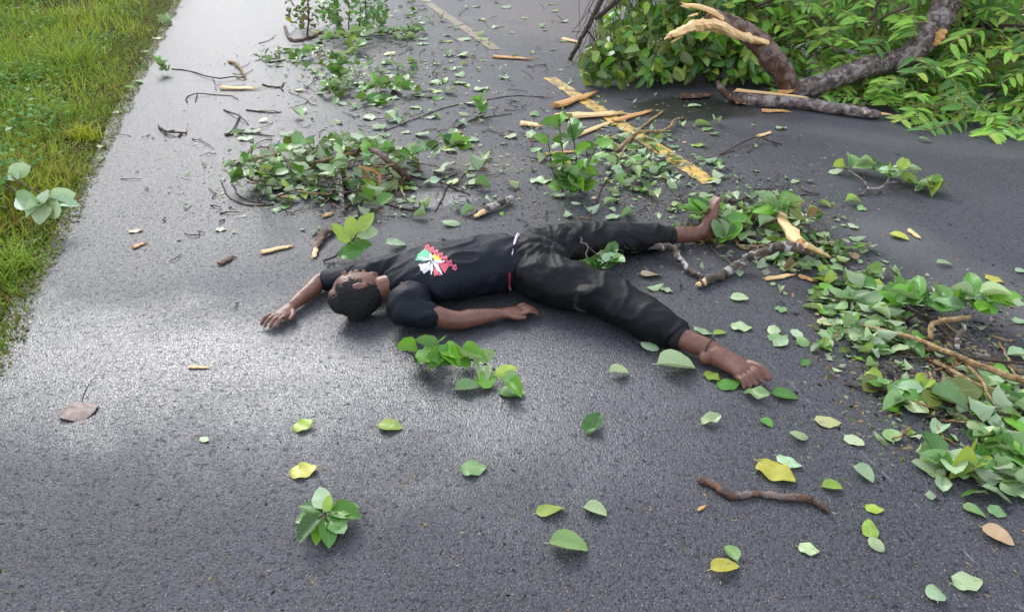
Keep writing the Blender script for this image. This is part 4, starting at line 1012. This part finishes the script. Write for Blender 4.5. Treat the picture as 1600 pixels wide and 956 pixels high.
DENS = [((345, 175, 770, 340), 44, 'around the large tangle', 20), ((440, 50, 760, 172), 60, 'beyond the large tangle', 17), ((570, 120, 860, 345), 46, 'left of the bright green shoot', 22),
        ((870, 195, 1130, 345), 52, 'on the centre line debris', 20), ((1080, 265, 1350, 430), 20, 'around the raised heel tangle', 20), ((1200, 440, 1340, 560), 8, 'left of the right-hand heap', 26),
        ((1290, 420, 1600, 780), 14, 'on the right-hand heap', 30), ((700, 0, 930, 120), 20, 'on the far road', 12), ((160, 10, 268, 260), 16, 'along the grass edge', 16), ((860, 430, 1060, 480), 5, 'between the legs', 20), ((640, 0, 760, 110), 14, 'at the far end of the centre line', 14)]
def spot(px, py, x0, y0, x1, y1):
    u, v = (px - x0) / (x1 - x0), (py - y0) / (y1 - y0)
    return ('far ', 'middle ', 'near ')[max(0, min(2, int(v * 3)))] + ('left', 'centre-left', 'centre-right', 'right')[max(0, min(3, int(u * 4)))]
for (x0, y0, x1, y1), n, where, sz in DENS:
    for _ in range(n):
        px, py = rnd.uniform(x0, x1), rnd.uniform(y0, y1)
        if 'grass edge' in where: px = 272 - py * .47 + rnd.gauss(0, 9)
        k = rnd.choice(MIX['loose'])
        word = {'pale': 'pale', 'sage': 'grey-green', 'ygreen': 'yellow-green', 'green': 'green', 'yellow': 'yellow'}[k]
        drop(px, py, sz * rnd.uniform(.75, 1.4), k, rnd.uniform(0, 360), 'small %s leaf lying loose %s, %s' % (word, where, spot(px, py, x0, y0, x1, y1)), 'loose %s leaves %s, %s' % (word, where, spot(px, py, x0, y0, x1, y1)))
def shreds():
    ms = Mass(); small = [leaf_geo(n=3, **k) for k in SPEC_BROAD]
    spots_ = ((530, 280, 110, 34, 170), (570, 120, 80, 28, 190), (650, 60, 70, 36, 150), (980, 255, 80, 45, 200), (1190, 345, 75, 35, 150), (1260, 400, 55, 16, 80), (1350, 510, 60, 45, 110), (1510, 640, 70, 60, 120), (740, 180, 130, 60, 150), (860, 90, 90, 45, 70), (480, 90, 60, 20, 90))
    for cx, cy, sx, sy, n in spots_:
        for _ in range(n):
            p = W(rnd.gauss(cx, sx), rnd.gauss(cy, sy), 0); u, v = st(p)
            if v < .05 or v > ROAD_W: continue
            g = rnd.choice(small); M = orient(Vector((0, 0, 0)), rnd.uniform(0, 6.28), abs(rnd.gauss(0, .35)), rnd.uniform(0, 6.28), rnd.choice((0, math.pi)), 1.0) @ Matrix.Diagonal((rnd.uniform(.02, .06), rnd.uniform(.02, .05), rnd.uniform(.02, .06), 1))
            lo = min((M @ q).z for q in g[0]); M = Matrix.Translation((p.x, p.y, .003 - lo)) @ M
            ms.add(g, M, tint(rnd.choice(MIX['palepile'] + ['olive', 'brown', 'olive', 'tan', 'dark'])))
    o = ms.build('leaf_litter'); tag(o, 'shredded leaf scraps strewn over the asphalt among the branches', 'leaf litter')
shreds()
# the dry heart-shaped leaf
def dry_leaf():
    V, Fc, U = [], [], []; n = 22
    cx = Vector((0, 0, .012)); V.append(cx)
    for ring in (.5, 1.0):
        for i in range(n):
            a = 2 * math.pi * i / n; r = ring * (.054 if math.sin(a) < .85 else .042) * (1 + .10 * noise.noise(Vector((math.cos(a) * 2, math.sin(a) * 2, 3)))) * (1 + .12 * max(0, -math.sin(a)))
            V.append(Vector((r * 1.1 * math.cos(a), r * math.sin(a), .004 + .016 * (1 - ring) + .010 * abs(noise.noise(Vector((math.cos(a) * 2.2, math.sin(a) * 2.2, ring)))) + .006 * (ring == 1) * math.cos(3 * a))))
    for i in range(n):
        j = (i + 1) % n; Fc += [(0, 1 + i, 1 + j), (1 + i, 1 + n + i, 1 + n + j, 1 + j)]
    m, nt, bs = new_mat('dry_leaf'); b = NB(nt); P = b.obj(); n1 = b.noise(P, 60, 4)
    s = b.n('ShaderNodeSeparateXYZ'); nt.links.new(P, s.inputs[0]); an = b.math('ARCTAN2', s.outputs[0], s.outputs[1])
    vein = b.sstep(b.math('ABSOLUTE', b.math('SUBTRACT', b.math('FRACT', b.math('MULTIPLY', an, 1.6)), .5)), .02, .07, 1, 0)
    c = b.mix(b.ramp(n1, .3, .7), (.15, .10, .08), (.30, .23, .19)); c = b.mix(b.math('MULTIPLY', vein, .5), c, (.42, .34, .28))
    nt.links.new(c, bs.inputs['Base Color']); bs.inputs['Roughness'].default_value = .5; nt.links.new(b.bump(b.math('ADD', n1, vein), .5, .003), bs.inputs['Normal'])
    T = thing('dry_leaf', 'dry grey-brown heart-shaped leaf with stalk on the wet left lane', 'leaf', W(124, 642, 0))
    o = bpy.data.objects.new('blade', mesh_from('blade', V, Fc, True, [m])); link(o); o.parent = T; o.rotation_euler[2] = .1
    v, f = tube([Vector((0, .03, .02)), Vector((.0, .055, .035)), Vector((.008, .085, .055))], (.0022, .0018), 6, 3)
    s_ = bpy.data.objects.new('stalk', mesh_from('stalk', v, f, True, [M_TWIG])); link(s_); s_.parent = T
dry_leaf()

# fine litter: crumbs of bark, wood, twig and leaf
def litter():
    V, Fc, C = [], [], []
    cols = [(.05, .03, .02), (.12, .07, .04), (.42, .28, .12), (.30, .40, .22), (.12, .2, .05), (.02, .018, .016), (.35, .3, .26)]
    for k in range(14000):
        q = rnd.random()
        if q < .45: x, y = rnd.gauss(700, 260), rnd.uniform(20, 345)
        elif q < .65: x, y = rnd.gauss(1080, 130), rnd.gauss(290, 60)
        elif q < .8: x, y = rnd.gauss(1470, 90), rnd.gauss(570, 70)
        elif q < .93:
            cx, cy, sx, sy = rnd.choice(((525, 285, 75, 22), (560, 130, 55, 14), (1200, 345, 60, 26), (1250, 395, 45, 14), (1350, 480, 50, 26), (1490, 570, 60, 36), (990, 255, 50, 30))); x, y = rnd.gauss(cx, sx), rnd.gauss(cy, sy)
        else: x, y = rnd.uniform(0, 1600), 956 * rnd.random() ** .6
        if y < -20 or y > 970: continue
        p = W(x, y, 0); s, t = st(p)
        if t < 0.02 or t > ROAD_W: continue
        L = rnd.uniform(.003, .016) * (1 if q < .8 else (2.0 if q < .93 else .6)); w = L * rnd.uniform(.12, .5); an = rnd.uniform(0, 6.28); c = rnd.choice(cols)
        d = Vector((math.cos(an), math.sin(an), 0)); e = Vector((-d.y, d.x, 0)); h = w * rnd.uniform(.3, .8) + .001
        o = len(V)
        V += [p + d * L + Vector((0, 0, .001)), p + e * w + Vector((0, 0, .001)), p - d * L + Vector((0, 0, .001)), p - e * w + Vector((0, 0, .001)), p + Vector((0, 0, h)) + d * L * .2]
        Fc += [(o, o + 1, o + 4), (o + 1, o + 2, o + 4), (o + 2, o + 3, o + 4), (o + 3, o, o + 4)]; C += [(*c, 1)] * 5
    tag(put('litter', np_mesh('litter', np.array([tuple(v) for v in V]), np.array(Fc), np.array(C), M_GRASS)), 'fine crumbs of bark and leaf on the asphalt', 'litter', kind='stuff')
    for k in range(230):
        x, y = (rnd.gauss(640, 200), rnd.uniform(5, 340)) if k < 185 else (rnd.uniform(250, 1400), rnd.uniform(120, 480))
        if st(W(x, y))[1] < .1: continue
        an = rnd.uniform(0, 6.28); L = rnd.uniform(12, 42); b1 = rnd.gauss(0, .35)
        P = [W(x, y, .005), W(x + L * .5 * math.cos(an), y + L * .22 * math.sin(an), .012), W(x + L * math.cos(an + b1), y + L * .45 * math.sin(an + b1), .005)]
        c = P[0].copy(); c.z = 0; v, f = tube([p - c for p in P], (rnd.uniform(.0025, .005), .002), 5, 3, .003, .1)
        o = put('fallen_twig', mesh_from('fallen_twig', v, f, True, [M_TWIG if rnd.random() < .85 else M_TWIGP])); o.location = c
        where = 'among the leaves beyond the large tangle' if y < 190 else ('beside the large tangle of branches' if x < 760 else 'scattered around the legs and centre line')
        where += ', ' + (spot(x, y, 250, 5, 1050, 190) if y < 190 else (spot(x, y, 100, 190, 760, 345) if x < 760 else spot(x, y, 760, 190, 1400, 480)))
        tag(o, 'short thin twig %s' % where, 'twig', 'short twigs %s' % where)
litter()

# ------------------------------------------------------------------ person lying on the road (on the back, fully clothed)
def loft(bm, pts, rad, up=(0, 0, 1), n=18, seg=5, cap=.8):
    """closed elliptical tube: rad list of (side, up) radii"""
    C = cr([(*p, a, b_) for p, (a, b_) in zip(pts, rad)], seg)
    up = Vector(up); rings = []
    N = len(C)
    def frame(i):
        t = (Vector(C[min(i + 1, N - 1)][:3]) - Vector(C[max(i - 1, 0)][:3])).normalized()
        s = t.cross(up); s = s.normalized() if s.length > .05 else Vector((1, 0, 0)); return t, s, s.cross(t)
    seq = []
    t, s, u = frame(0); a, b_ = C[0][3], C[0][4]; m = min(a, b_) * cap
    for k in (.02, .45, .8): seq.append((Vector(C[0][:3]) - t * m * math.sqrt(1 - k * k), s, u, a * k, b_ * k))
    for i in range(N): t, s, u = frame(i); seq.append((Vector(C[i][:3]), s, u, C[i][3], C[i][4]))
    t, s, u = frame(N - 1); a, b_ = C[-1][3], C[-1][4]; m = min(a, b_) * cap
    for k in (.8, .45, .02): seq.append((Vector(C[-1][:3]) + t * m * math.sqrt(1 - k * k), s, u, a * k, b_ * k))
    for (p, s, u, a, b_) in seq:
        rings.append([bm.verts.new(p + s * a * math.cos(2 * math.pi * k / n) + u * b_ * math.sin(2 * math.pi * k / n)) for k in range(n)])
    for r0, r1 in zip(rings, rings[1:]):
        for k in range(n): bm.faces.new((r0[k], r0[(k + 1) % n], r1[(k + 1) % n], r1[k]))
    bm.faces.new(list(reversed(rings[0]))); bm.faces.new(rings[-1])
def remesh(bm, name, voxel, smooth=4):
    bmesh.ops.recalc_face_normals(bm, faces=bm.faces)
    me = bpy.data.meshes.new('tmp'); bm.to_mesh(me); bm.free(); o = bpy.data.objects.new('tmp', me); link(o)
    r = o.modifiers.new('r', 'REMESH'); r.mode = 'VOXEL'; r.voxel_size = voxel; r.use_smooth_shade = True
    s = o.modifiers.new('s', 'SMOOTH'); s.iterations = smooth; s.factor = .5
    dg = bpy.context.evaluated_depsgraph_get(); out = bpy.data.meshes.new_from_object(o.evaluated_get(dg)); out.name = name
    bpy.data.objects.remove(o); bpy.data.meshes.remove(me)
    out.polygons.foreach_set('use_smooth', [True] * len(out.polygons)); return out
def displace(me, fn, relax=0):
    n = len(me.vertices); co = np.zeros(n * 3); no = np.zeros(n * 3); me.vertices.foreach_get('co', co); me.vertices.foreach_get('normal', no)
    co = co.reshape(-1, 3); no = no.reshape(-1, 3)
    d = np.array([fn(Vector(c), Vector(k)) for c, k in zip(co, no)]); co = co + no * d[:, None]; co[:, 2] = np.maximum(co[:, 2], .004)
    if relax:
        ed = np.zeros(len(me.edges) * 2, np.int32); me.edges.foreach_get('vertices', ed); ed = ed.reshape(-1, 2)
        cnt = np.bincount(ed.ravel(), minlength=n)[:, None]
        for _ in range(relax):
            acc = np.zeros_like(co); np.add.at(acc, ed[:, 0], co[ed[:, 1]]); np.add.at(acc, ed[:, 1], co[ed[:, 0]])
            co = .5 * co + .5 * acc / np.maximum(cnt, 1)
        co[:, 2] = np.maximum(co[:, 2], .004)
    me.vertices.foreach_set('co', co.ravel()); me.update()

def person():
    skin, nt, bs = new_mat('skin'); b = NB(nt); P = b.obj(); n1 = b.noise(P, 26, 4); n2 = b.noise(P, 120, 3)
    c = b.mix(b.ramp(n1, .3, .7), (.105, .042, .026), (.185, .080, .050)); c = b.mix(b.ramp(n2, .5, .75, 0, .3), c, (.25, .12, .075))
    nt.links.new(c, bs.inputs['Base Color']); bs.inputs['Roughness'].default_value = .42; nt.links.new(b.bump(n2, .25, .002), bs.inputs['Normal'])
    def cloth(name, base, dirt):
        m, nt, bs = new_mat(name); b = NB(nt); P = b.obj(); xyz = b.n('ShaderNodeSeparateXYZ'); nt.links.new(P, xyz.inputs[0])
        n1 = b.noise(P, 9, 4); n2 = b.noise(P, 420, 2); c = b.mix(b.ramp(n1, .3, .7), tuple(x * .8 for x in base), tuple(x * 1.3 for x in base))
        for (p, sx, sy, amt) in dirt:
            d = b.math('ADD', pt_dist(b, xyz, p, sx, sy), b.math('MULTIPLY', b.math('SUBTRACT', b.noise(P, 24, 5, .65), .5), 1.4))
            c = b.mix(b.math('MULTIPLY', b.sstep(d, .4, 1.1, 1, 0), amt), c, (.27, .24, .19))
        nt.links.new(c, bs.inputs['Base Color']); bs.inputs['Roughness'].default_value = .56; bs.inputs['Specular IOR Level'].default_value = .19
        h = b.math('ADD', b.math('MULTIPLY', b.noise(P, 30, 4, .5, 1.2), 1.0), b.math('MULTIPLY', n2, .05))
        nt.links.new(b.bump(h, .3, .008), bs.inputs['Normal']); return m
    base = W(790, 430, 0)
    T = thing('person', 'person lying on the road in a dark printed shirt and black jogging trousers, barefoot', 'person', base)
    # landmarks
    pel = W(838, 412, .115); hem = W(798, 408, .12); chest = W(690, 424, .12); neck = W(612, 447, .10)
    shF, shN = W(632, 418, .11), W(628, 482, .10)
    hipF, hipN = W(838, 392, .11), W(842, 432, .11)
    kneeN, cufN, ankN, ballN = W(948, 462, .10), W(1062, 526, .06), W(1112, 547, .052), W(1165, 578, .042)
    kneeF, cufF, ankF = W(930, 377, .10), W(1046, 368, .06), W(1092, 366, .052)
    ax = (chest - hem).normalized()
    # body: one continuous surface
    bm = bmesh.new()
    loft(bm, [pel, hem, chest.lerp(hem, .5), chest, neck.lerp(chest, .25)], [(.14, .085), (.12, .08), (.13, .085), (.15, .09), (.13, .075)])
    loft(bm, [neck.lerp(chest, .2), neck, neck + (neck - chest).normalized() * .07], [(.07, .055), (.055, .055), (.055, .055)])
    hd = (neck - chest).normalized(); hd.z = 0; hd.normalize(); hc = neck + hd * .15 + Vector((0, 0, .0)); hc.z = .098
    away = Vector((-hd.y, hd.x, 0)) * (1 if Vector((-hd.y, hd.x, 0)).y > 0 else -1)       # across the body, away from the camera
    face = (Vector((0, 0, 1)) * .55 + away * .84).normalized(); side = face.cross(hd).normalized()
    def H(f, u, s=0.0): return hc + face * f + hd * u + side * s
    loft(bm, [H(.0, -.085), H(.005, -.05), H(.0, 0), H(-.005, .05), H(-.01, .085)], [(.045, .062), (.064, .085), (.075, .096), (.074, .092), (.045, .058)], up=face)
    loft(bm, [H(.045, -.06), H(.062, -.085), H(.068, -.1)], [(.045, .03), (.035, .025), (.02, .016)], up=face, n=12)     # jaw and chin
    loft(bm, [H(.085, .02), H(.102, -.012), H(.098, -.03)], [(.010, .010), (.014, .014), (.019, .012)], up=hd, n=10, seg=3)  # nose
    for q in (-1, 1):
        loft(bm, [H(.082, .03, q * .045), H(.092, .034, q * .02)], [(.012, .010), (.010, .010)], up=hd, n=10, seg=3)       # brow
        loft(bm, [H(-.005, -.03, q * .073), H(-.012, .0, q * .082), H(-.008, .025, q * .078)], [(.012, .006), (.017, .007), (.012, .006)], up=side, n=10, seg=3)   # ear
    loft(bm, [H(.092, -.055, -.018), H(.098, -.055, 0), H(.092, -.055, .018)], [(.007, .007), (.010, .009), (.007, .007)], up=hd, n=10, seg=3)                     # lips
    # legs
    for hip, kn, cu, an in ((hipN, kneeN, cufN, ankN), (hipF, kneeF, cufF, ankF)):
        loft(bm, [hip, hip.lerp(kn, .5), kn, kn.lerp(cu, .4), cu, an], [(.085, .08), (.075, .07), (.055, .055), (.055, .05), (.040, .042), (.034, .040)])
    # near foot: turned outwards, lying on its outer edge, toes towards the lower right
    fd = (ballN - ankN); fd.z = 0; fd.normalize(); fs = Vector((-fd.y, fd.x, 0))      # fs points away from camera/up-right
    if fs.y < 0: fs = -fs
    heel = ankN - fd * .004 - fs * .026; heel.z = .030
    loft(bm, [heel - fs * .01, ankN + fd * .02 - fs * .01 + Vector((0, 0, -.008)), ankN + fd * .08 + Vector((0, 0, -.012)), ballN + Vector((0, 0, -.004))], [(.026, .026), (.040, .038), (.045, .034), (.050, .024)])
    for k, (off, L, r, dz) in enumerate(((.040, .072, .0150, .014), (.015, .066, .0098, .006), (-.006, .062, .0092, .001), (-.026, .055, .0088, -.005), (-.045, .046, .0085, -.012))):
        p0 = ballN + fs * off * .9 + Vector((0, 0, dz - .004)) - fd * .012; dd = (fd - fs * .12 - fs * .06 * k).normalized()
        L *= 1.3; p1 = p0 + dd * L * .6 + Vector((0, 0, .008)); p2 = p0 + dd * L + Vector((0, 0, -.014)); p2.z = max(p2.z, r + .004)
        loft(bm, [p0, p1, p2], [(r, r), (r * .95, r), (r * .95, r * .9)], n=12, seg=4)
    # far foot: heel on the ground, toes up
    fd2 = (ankF - cufF).normalized(); fd2.z = 0; fd2.normalize()
    hl = ankF + fd2 * .045; hl.z = .036; bl = ankF + fd2 * .06 + Vector((.02, .06, .125)); md = ankF + fd2 * .05 + Vector((.005, .02, .06)); 
    loft(bm, [hl, md, bl], [(.035, .04), (.040, .036), (.046, .022)], up=-fd2)
    loft(bm, [ankF - fd2 * .01, ankF + fd2 * .03 + Vector((0, 0, .02)), md], [(.034, .04), (.036, .038), (.036, .034)])
    tsd = (bl - md).normalized().cross(fd2).normalized()
    for k, (off, L, r) in enumerate(((.036, .058, .0145), (.014, .054, .0105), (-.005, .05, .010), (-.022, .045, .0095), (-.038, .038, .009))):
        p0 = bl + tsd * off - (bl - md).normalized() * .01; d = (bl - md).normalized()
        loft(bm, [p0, p0 + d * L * .55 - fd2 * .004, p0 + d * L + fd2 * .008], [(r, r), (r, r), (r * .9, r * .9)], up=-fd2, n=12, seg=4)
    # arms: near arm beside the body, far arm reaching past the head
    def hand(w, d, up_, thumb):
        d = d.normalized(); s = d.cross(Vector(up_)).normalized()
        pc = w + d * .06; pc.z = max(pc.z, .02)
        loft(bm, [w, w + d * .03, w + d * .085], [(.026, .019), (.036, .017), (.040, .014)], up=up_, n=14)
        for k, (o, L) in enumerate(((.030, .072), (.010, .080), (-.010, .076), (-.029, .060))):
            p0 = w + d * .08 + s * o; p1 = p0 + d * L * .5 + s * o * .12 + Vector((0, 0, .010)); p2 = p0 + d * L * .8 + s * o * .2 + Vector((0, 0, .004)); p3 = p0 + d * L + s * o * .2 + Vector((0, 0, -.008))
            for p in (p1, p2, p3): p.z = max(p.z, .012)
            loft(bm, [p0, p1, p2, p3], [(.0095, .009), (.009, .0085), (.008, .008), (.007, .007)], up=up_, n=10, seg=3)
        p0 = w + d * .025 + s * thumb * .026; p1 = p0 + d * .03 + s * thumb * .026; p2 = p1 + d * .032 + s * thumb * .006
        loft(bm, [p0, p1, p2], [(.013, .012), (.011, .0105), (.009, .0085)], up=up_, n=10, seg=3)
    elN, wrN = W(712, 500, .05), W(782, 490, .04)
    loft(bm, [shN, shN.lerp(elN, .5), elN, elN.lerp(wrN, .4), wrN], [(.055, .052), (.045, .045), (.038, .038), (.038, .036), (.026, .022)])
    hand(wrN, wrN - elN.lerp(wrN, .3), (0, 0, 1), 1)
    elF, wrF = W(505, 438, .05), W(455, 478, .035)
    loft(bm, [shF, shF.lerp(elF, .5), elF, elF.lerp(wrF, .4), wrF], [(.055, .052), (.045, .045), (.038, .038), (.038, .036), (.026, .022)])
    hand(wrF, wrF - elF, (0, 0, 1), -1)
    body = remesh(bm, 'body', .0036, 2); body.materials.append(skin)
    displace(body, lambda c, n: .0012 * noise.noise(c * 40)); put('body', body, T)
    # hair: cap over the back of the head
    bm = bmesh.new()
    loft(bm, [H(-.012, -.045), H(-.014, 0), H(-.014, .05), H(-.02, .088)], [(.066, .080), (.080, .096), (.079, .092), (.045, .055)], up=face)
    hair = remesh(bm, 'hair', .005, 3); displace(hair, lambda c, n: .006 * noise.noise(c * 170)); hair.materials.append(simple('hair', (.006, .005, .005), .85, 300, .5, .8, .003)); put('hair', hair, T)
    # trousers
    def wr(c, n, amp, f):
        return amp * (1 - 2.2 * abs(noise.noise(Vector((c.x * f, c.y * f * .8, c.z * f * .9))))) + amp * .6 * (1 - 2 * abs(noise.noise(Vector((c.y * f * 1.9 + c.x * f * .7, c.x * f * .5, c.z * f + 4)))))
    bm = bmesh.new()
    hp = hem.lerp(pel, .15)
    loft(bm, [hp, pel.lerp(hem, .4), pel, pel.lerp(hipN.lerp(hipF, .5), .5) + (pel - hem) * .6], [(.150, .098), (.168, .108), (.170, .112), (.130, .095)])
    for hip, kn, cu in ((hipN, kneeN, cufN), (hipF, kneeF, cufF)):
        loft(bm, [hip - (kn - hip) * .1, hip.lerp(kn, .35), hip.lerp(kn, .75), kn, kn.lerp(cu, .35), kn.lerp(cu, .75), cu.lerp(kn, .06)], [(.105, .10), (.118, .104), (.110, .096), (.104, .090), (.098, .082), (.086, .070), (.058, .053)])
    crotch = hipN.lerp(hipF, .5) + (pel - hem) * .5
    def folds(c, n):
        d = c - crotch; r = math.hypot(d.x, d.y); a = math.atan2(d.y, d.x)
        wv = noise.noise_vector(c * 7) * .05; q = c + wv
        ra = (1 - min(1, 2.6 * abs(noise.noise(Vector((a * 5.5 + wv.x * 14, r * 2.2, c.z * 7)))))) * math.exp(-(r / .30) ** 2)
        near = max(math.exp(-((c - k).length / .13) ** 2) for k in (kneeN, kneeF, cufN, cufF))
        rb = 1 - min(1, 2.8 * abs(noise.noise(Vector((q.x * 15, q.y * 5, q.z * 8)))))
        rc = 1 - min(1, 2.8 * abs(noise.noise(Vector((q.x * 5 + 3, q.y * 11, q.z * 7)))))
        return .022 * ra * ra + (.005 + .014 * near) * rb * rb + .007 * rc - .006
    tr = remesh(bm, 'trousers', .0055, 4); displace(tr, folds, 5)
    tr.materials.append(cloth('black_cloth', (.0045, .005, .006), [(W(912, 435, .2),   .04, .016, .3), (W(945, 462, .18), .014, .01, .5), (W(1040, 518, .11), .012, .02, .4)]))
    to = put('trousers', tr, T)
    cufm = simple('rib_cuff', (.005, .005, .006), .8, 200, .4, .5, .002)
    for kn, cu in ((kneeN, cufN), (kneeF, cufF)):
        bm = bmesh.new(); d = (cu - kn).normalized(); loft(bm, [cu - d * .035, cu - d * .01, cu + d * .018], [(.054, .052), (.051, .050), (.048, .047)], cap=.1, seg=4)
        me = remesh(bm, 'cuff', .005, 2); me.materials.append(cufm); put('cuff', me, to)
    # shirt
    bm = bmesh.new()
    loft(bm, [hem.lerp(pel, .06), hem.lerp(chest, .25), hem.lerp(chest, .6), chest, chest.lerp(neck, .5), neck.lerp(chest, .12)], [(.162, .112), (.158, .118), (.165, .118), (.178, .115), (.165, .098), (.085, .075)], n=24)
    for sh, el in ((shN, elN), (shF, elF)):
        e_ = sh.lerp(el, .95 if el is elF else .55)
        loft(bm, [sh + (chest - sh) * .25, sh, sh.lerp(e_, .5), e_], [(.075, .080), (.068, .066), (.062, .054), (.060, .046)])
    # loose cloth bunching along the far flank
    loft(bm, [hem + away * .12 + Vector((0, 0, .01)), chest + away * .15 + Vector((0, 0, -.01)), shF + away * .03], [(.04, .05), (.045, .045), (.04, .04)], n=12)
    def sfolds(c, n):
        wv = noise.noise_vector(c * 6) * .06; q = c + wv; t = (c - hem).dot(ax); w_ = (c - hem).dot(away)
        rb = 1 - min(1, 2.6 * abs(noise.noise(Vector((t * 6 + wv.x * 9 + w_ * 7, w_ * 13 - t * 5, c.z * 6)))))
        rc = 1 - min(1, 2 * abs(noise.noise(q * 7)))
        return .010 * rb * rb + .004 * rc - .003
    sh_ = remesh(bm, 'shirt', .0055, 4); displace(sh_, sfolds, 5)
    sh_.materials.append(cloth('navy_cloth', (.006, .008, .013), [(W(757, 431, .2), .012, .018, .8)]))
    so = put('shirt', sh_, T)
    # waistband showing white then red under the hem
    bm = bmesh.new(); d = (pel - hem).normalized(); p0 = hem.lerp(pel, .10)
    loft(bm, [p0 + d * .001, p0 + d * .006, p0 + d * .011], [(.166, .114), (.1715, .119), (.166, .113)], cap=.05, n=36, seg=3)
    wb = remesh(bm, 'waistband', .004, 1); m, nt, bs = new_mat('waistband_cloth'); b = NB(nt); P = b.obj(); s = b.n('ShaderNodeSeparateXYZ'); nt.links.new(P, s.inputs[0])
    nt.links.new(b.mix(b.sstep(s.outputs[1], W(800, 405, .2).y - .015, W(800, 405, .2).y + .03), (.42, .012, .035), (.72, .62, .68)), bs.inputs['Base Color']); bs.inputs['Roughness'].default_value = .7
    wb.materials.append(m); put('waistband', wb, T)
    # anklet
    d = (ankN - cufN).normalized(); c0 = cufN.lerp(ankN, .93); u = d.cross(Vector((0, 0, 1))).normalized(); w = u.cross(d)
    ring = [c0 + u * .040 * math.cos(a) + w * .046 * math.sin(a) + Vector((0, 0, -.002)) for a in [2 * math.pi * k / 16 for k in range(17)]]
    for p in ring: p.z = max(p.z, .004)
    v, f = tube(ring, .0026, 6, 2); put('anklet', mesh_from('anklet', v, f, True, [simple('black_cord', (.015, .010, .010))]), T)
    # printed emblem: pieces laid onto the shirt surface
    bv = BVHTree.FromPolygons([v.co.copy() for v in sh_.vertices], [tuple(p.vertices) for p in sh_.polygons])
    def onshirt(px, py, lift):
        o = Vector((0, 0, CAM_H)); hit, nn, _, _ = bv.ray_cast(o, ray(px, py).normalized())
        return (hit + nn * lift) if hit is not None else None
    def patch(poly, c, lift):
        # grid of small quads inside a pixel polygon
        xs, ys = [p[0] for p in poly], [p[1] for p in poly]; st_ = 1.1; V, Fc, idx = [], [], {}
        def inside(x, y):
            r = False
            for (x0, y0), (x1, y1) in zip(poly, poly[1:] + poly[:1]):
                if (y0 > y) != (y1 > y) and x < (x1 - x0) * (y - y0) / (y1 - y0) + x0: r = not r
            return r
        def vid(i, j):
            if (i, j) not in idx:
                p = onshirt(min(xs) + i * st_, min(ys) + j * st_, lift)
                idx[i, j] = len(V) if p is not None else None
                if p is not None: V.append(p)
            return idx[i, j]
        for i in range(int((max(xs) - min(xs)) / st_) + 1):
            for j in range(int((max(ys) - min(ys)) / st_) + 1):
                if inside(min(xs) + (i + .5) * st_, min(ys) + (j + .5) * st_):
                    q = [vid(i, j), vid(i + 1, j), vid(i + 1, j + 1), vid(i, j + 1)]
                    if None not in q: Fc.append(tuple(q))
        if Fc:
            o = put('print', mesh_from('print', V, Fc, True, [simple('print_ink', c, .6, 60, .15, 0)]), T); o.parent = so; o.location = (0, 0, 0)
    patch([(649, 407), (653, 398), (664, 389), (671, 393), (674, 406), (664, 409)], (.05, .42, .20), .002)
    patch([(675, 399), (688, 397), (692, 405), (680, 410)], (.80, .66, .04), .002)
    patch([(684, 411), (704, 411), (695, 427), (690, 421)], (.62, .10, .13), .002)
    patch([(677, 416), (690, 430), (678, 431)], (.62, .12, .15), .002)
    patch([(654, 414), (672, 411), (674, 420), (662, 428)], (.75, .70, .72), .002)
    for a in ([(651, 403), (663, 403), (675, 408), (662, 407)], [(671, 403), (673, 395), (676, 403), (675, 409)], [(675, 408), (686, 407), (697, 409), (686, 412)], [(675, 409), (684, 413), (692, 430), (682, 422)], [(675, 409), (677, 420), (674, 432), (672, 420)], [(673, 409), (668, 420), (656, 424), (662, 414)]):
        patch(a, (.82, .82, .84), .0035)
    for k in range(7):                      # arc of small red letters, illegible in the photograph
        x, y = 668 + k * 7.0, 387.5 + k * 3.6 + .25 * k * k
        patch([(x - 3.4, y - 4), (x + 2.4, y - 5), (x + 4, y + 2), (x + 1, y + 5), (x - 3.6, y + 3)], (.58, .03 + .012 * k, .06 + .018 * k), .003)
        patch([(x - .8, y - .8), (x + 1.0, y - .8), (x + 1.0, y + 1.2), (x - .8, y + 1.2)], (.05, .012, .02), .0045)
person()
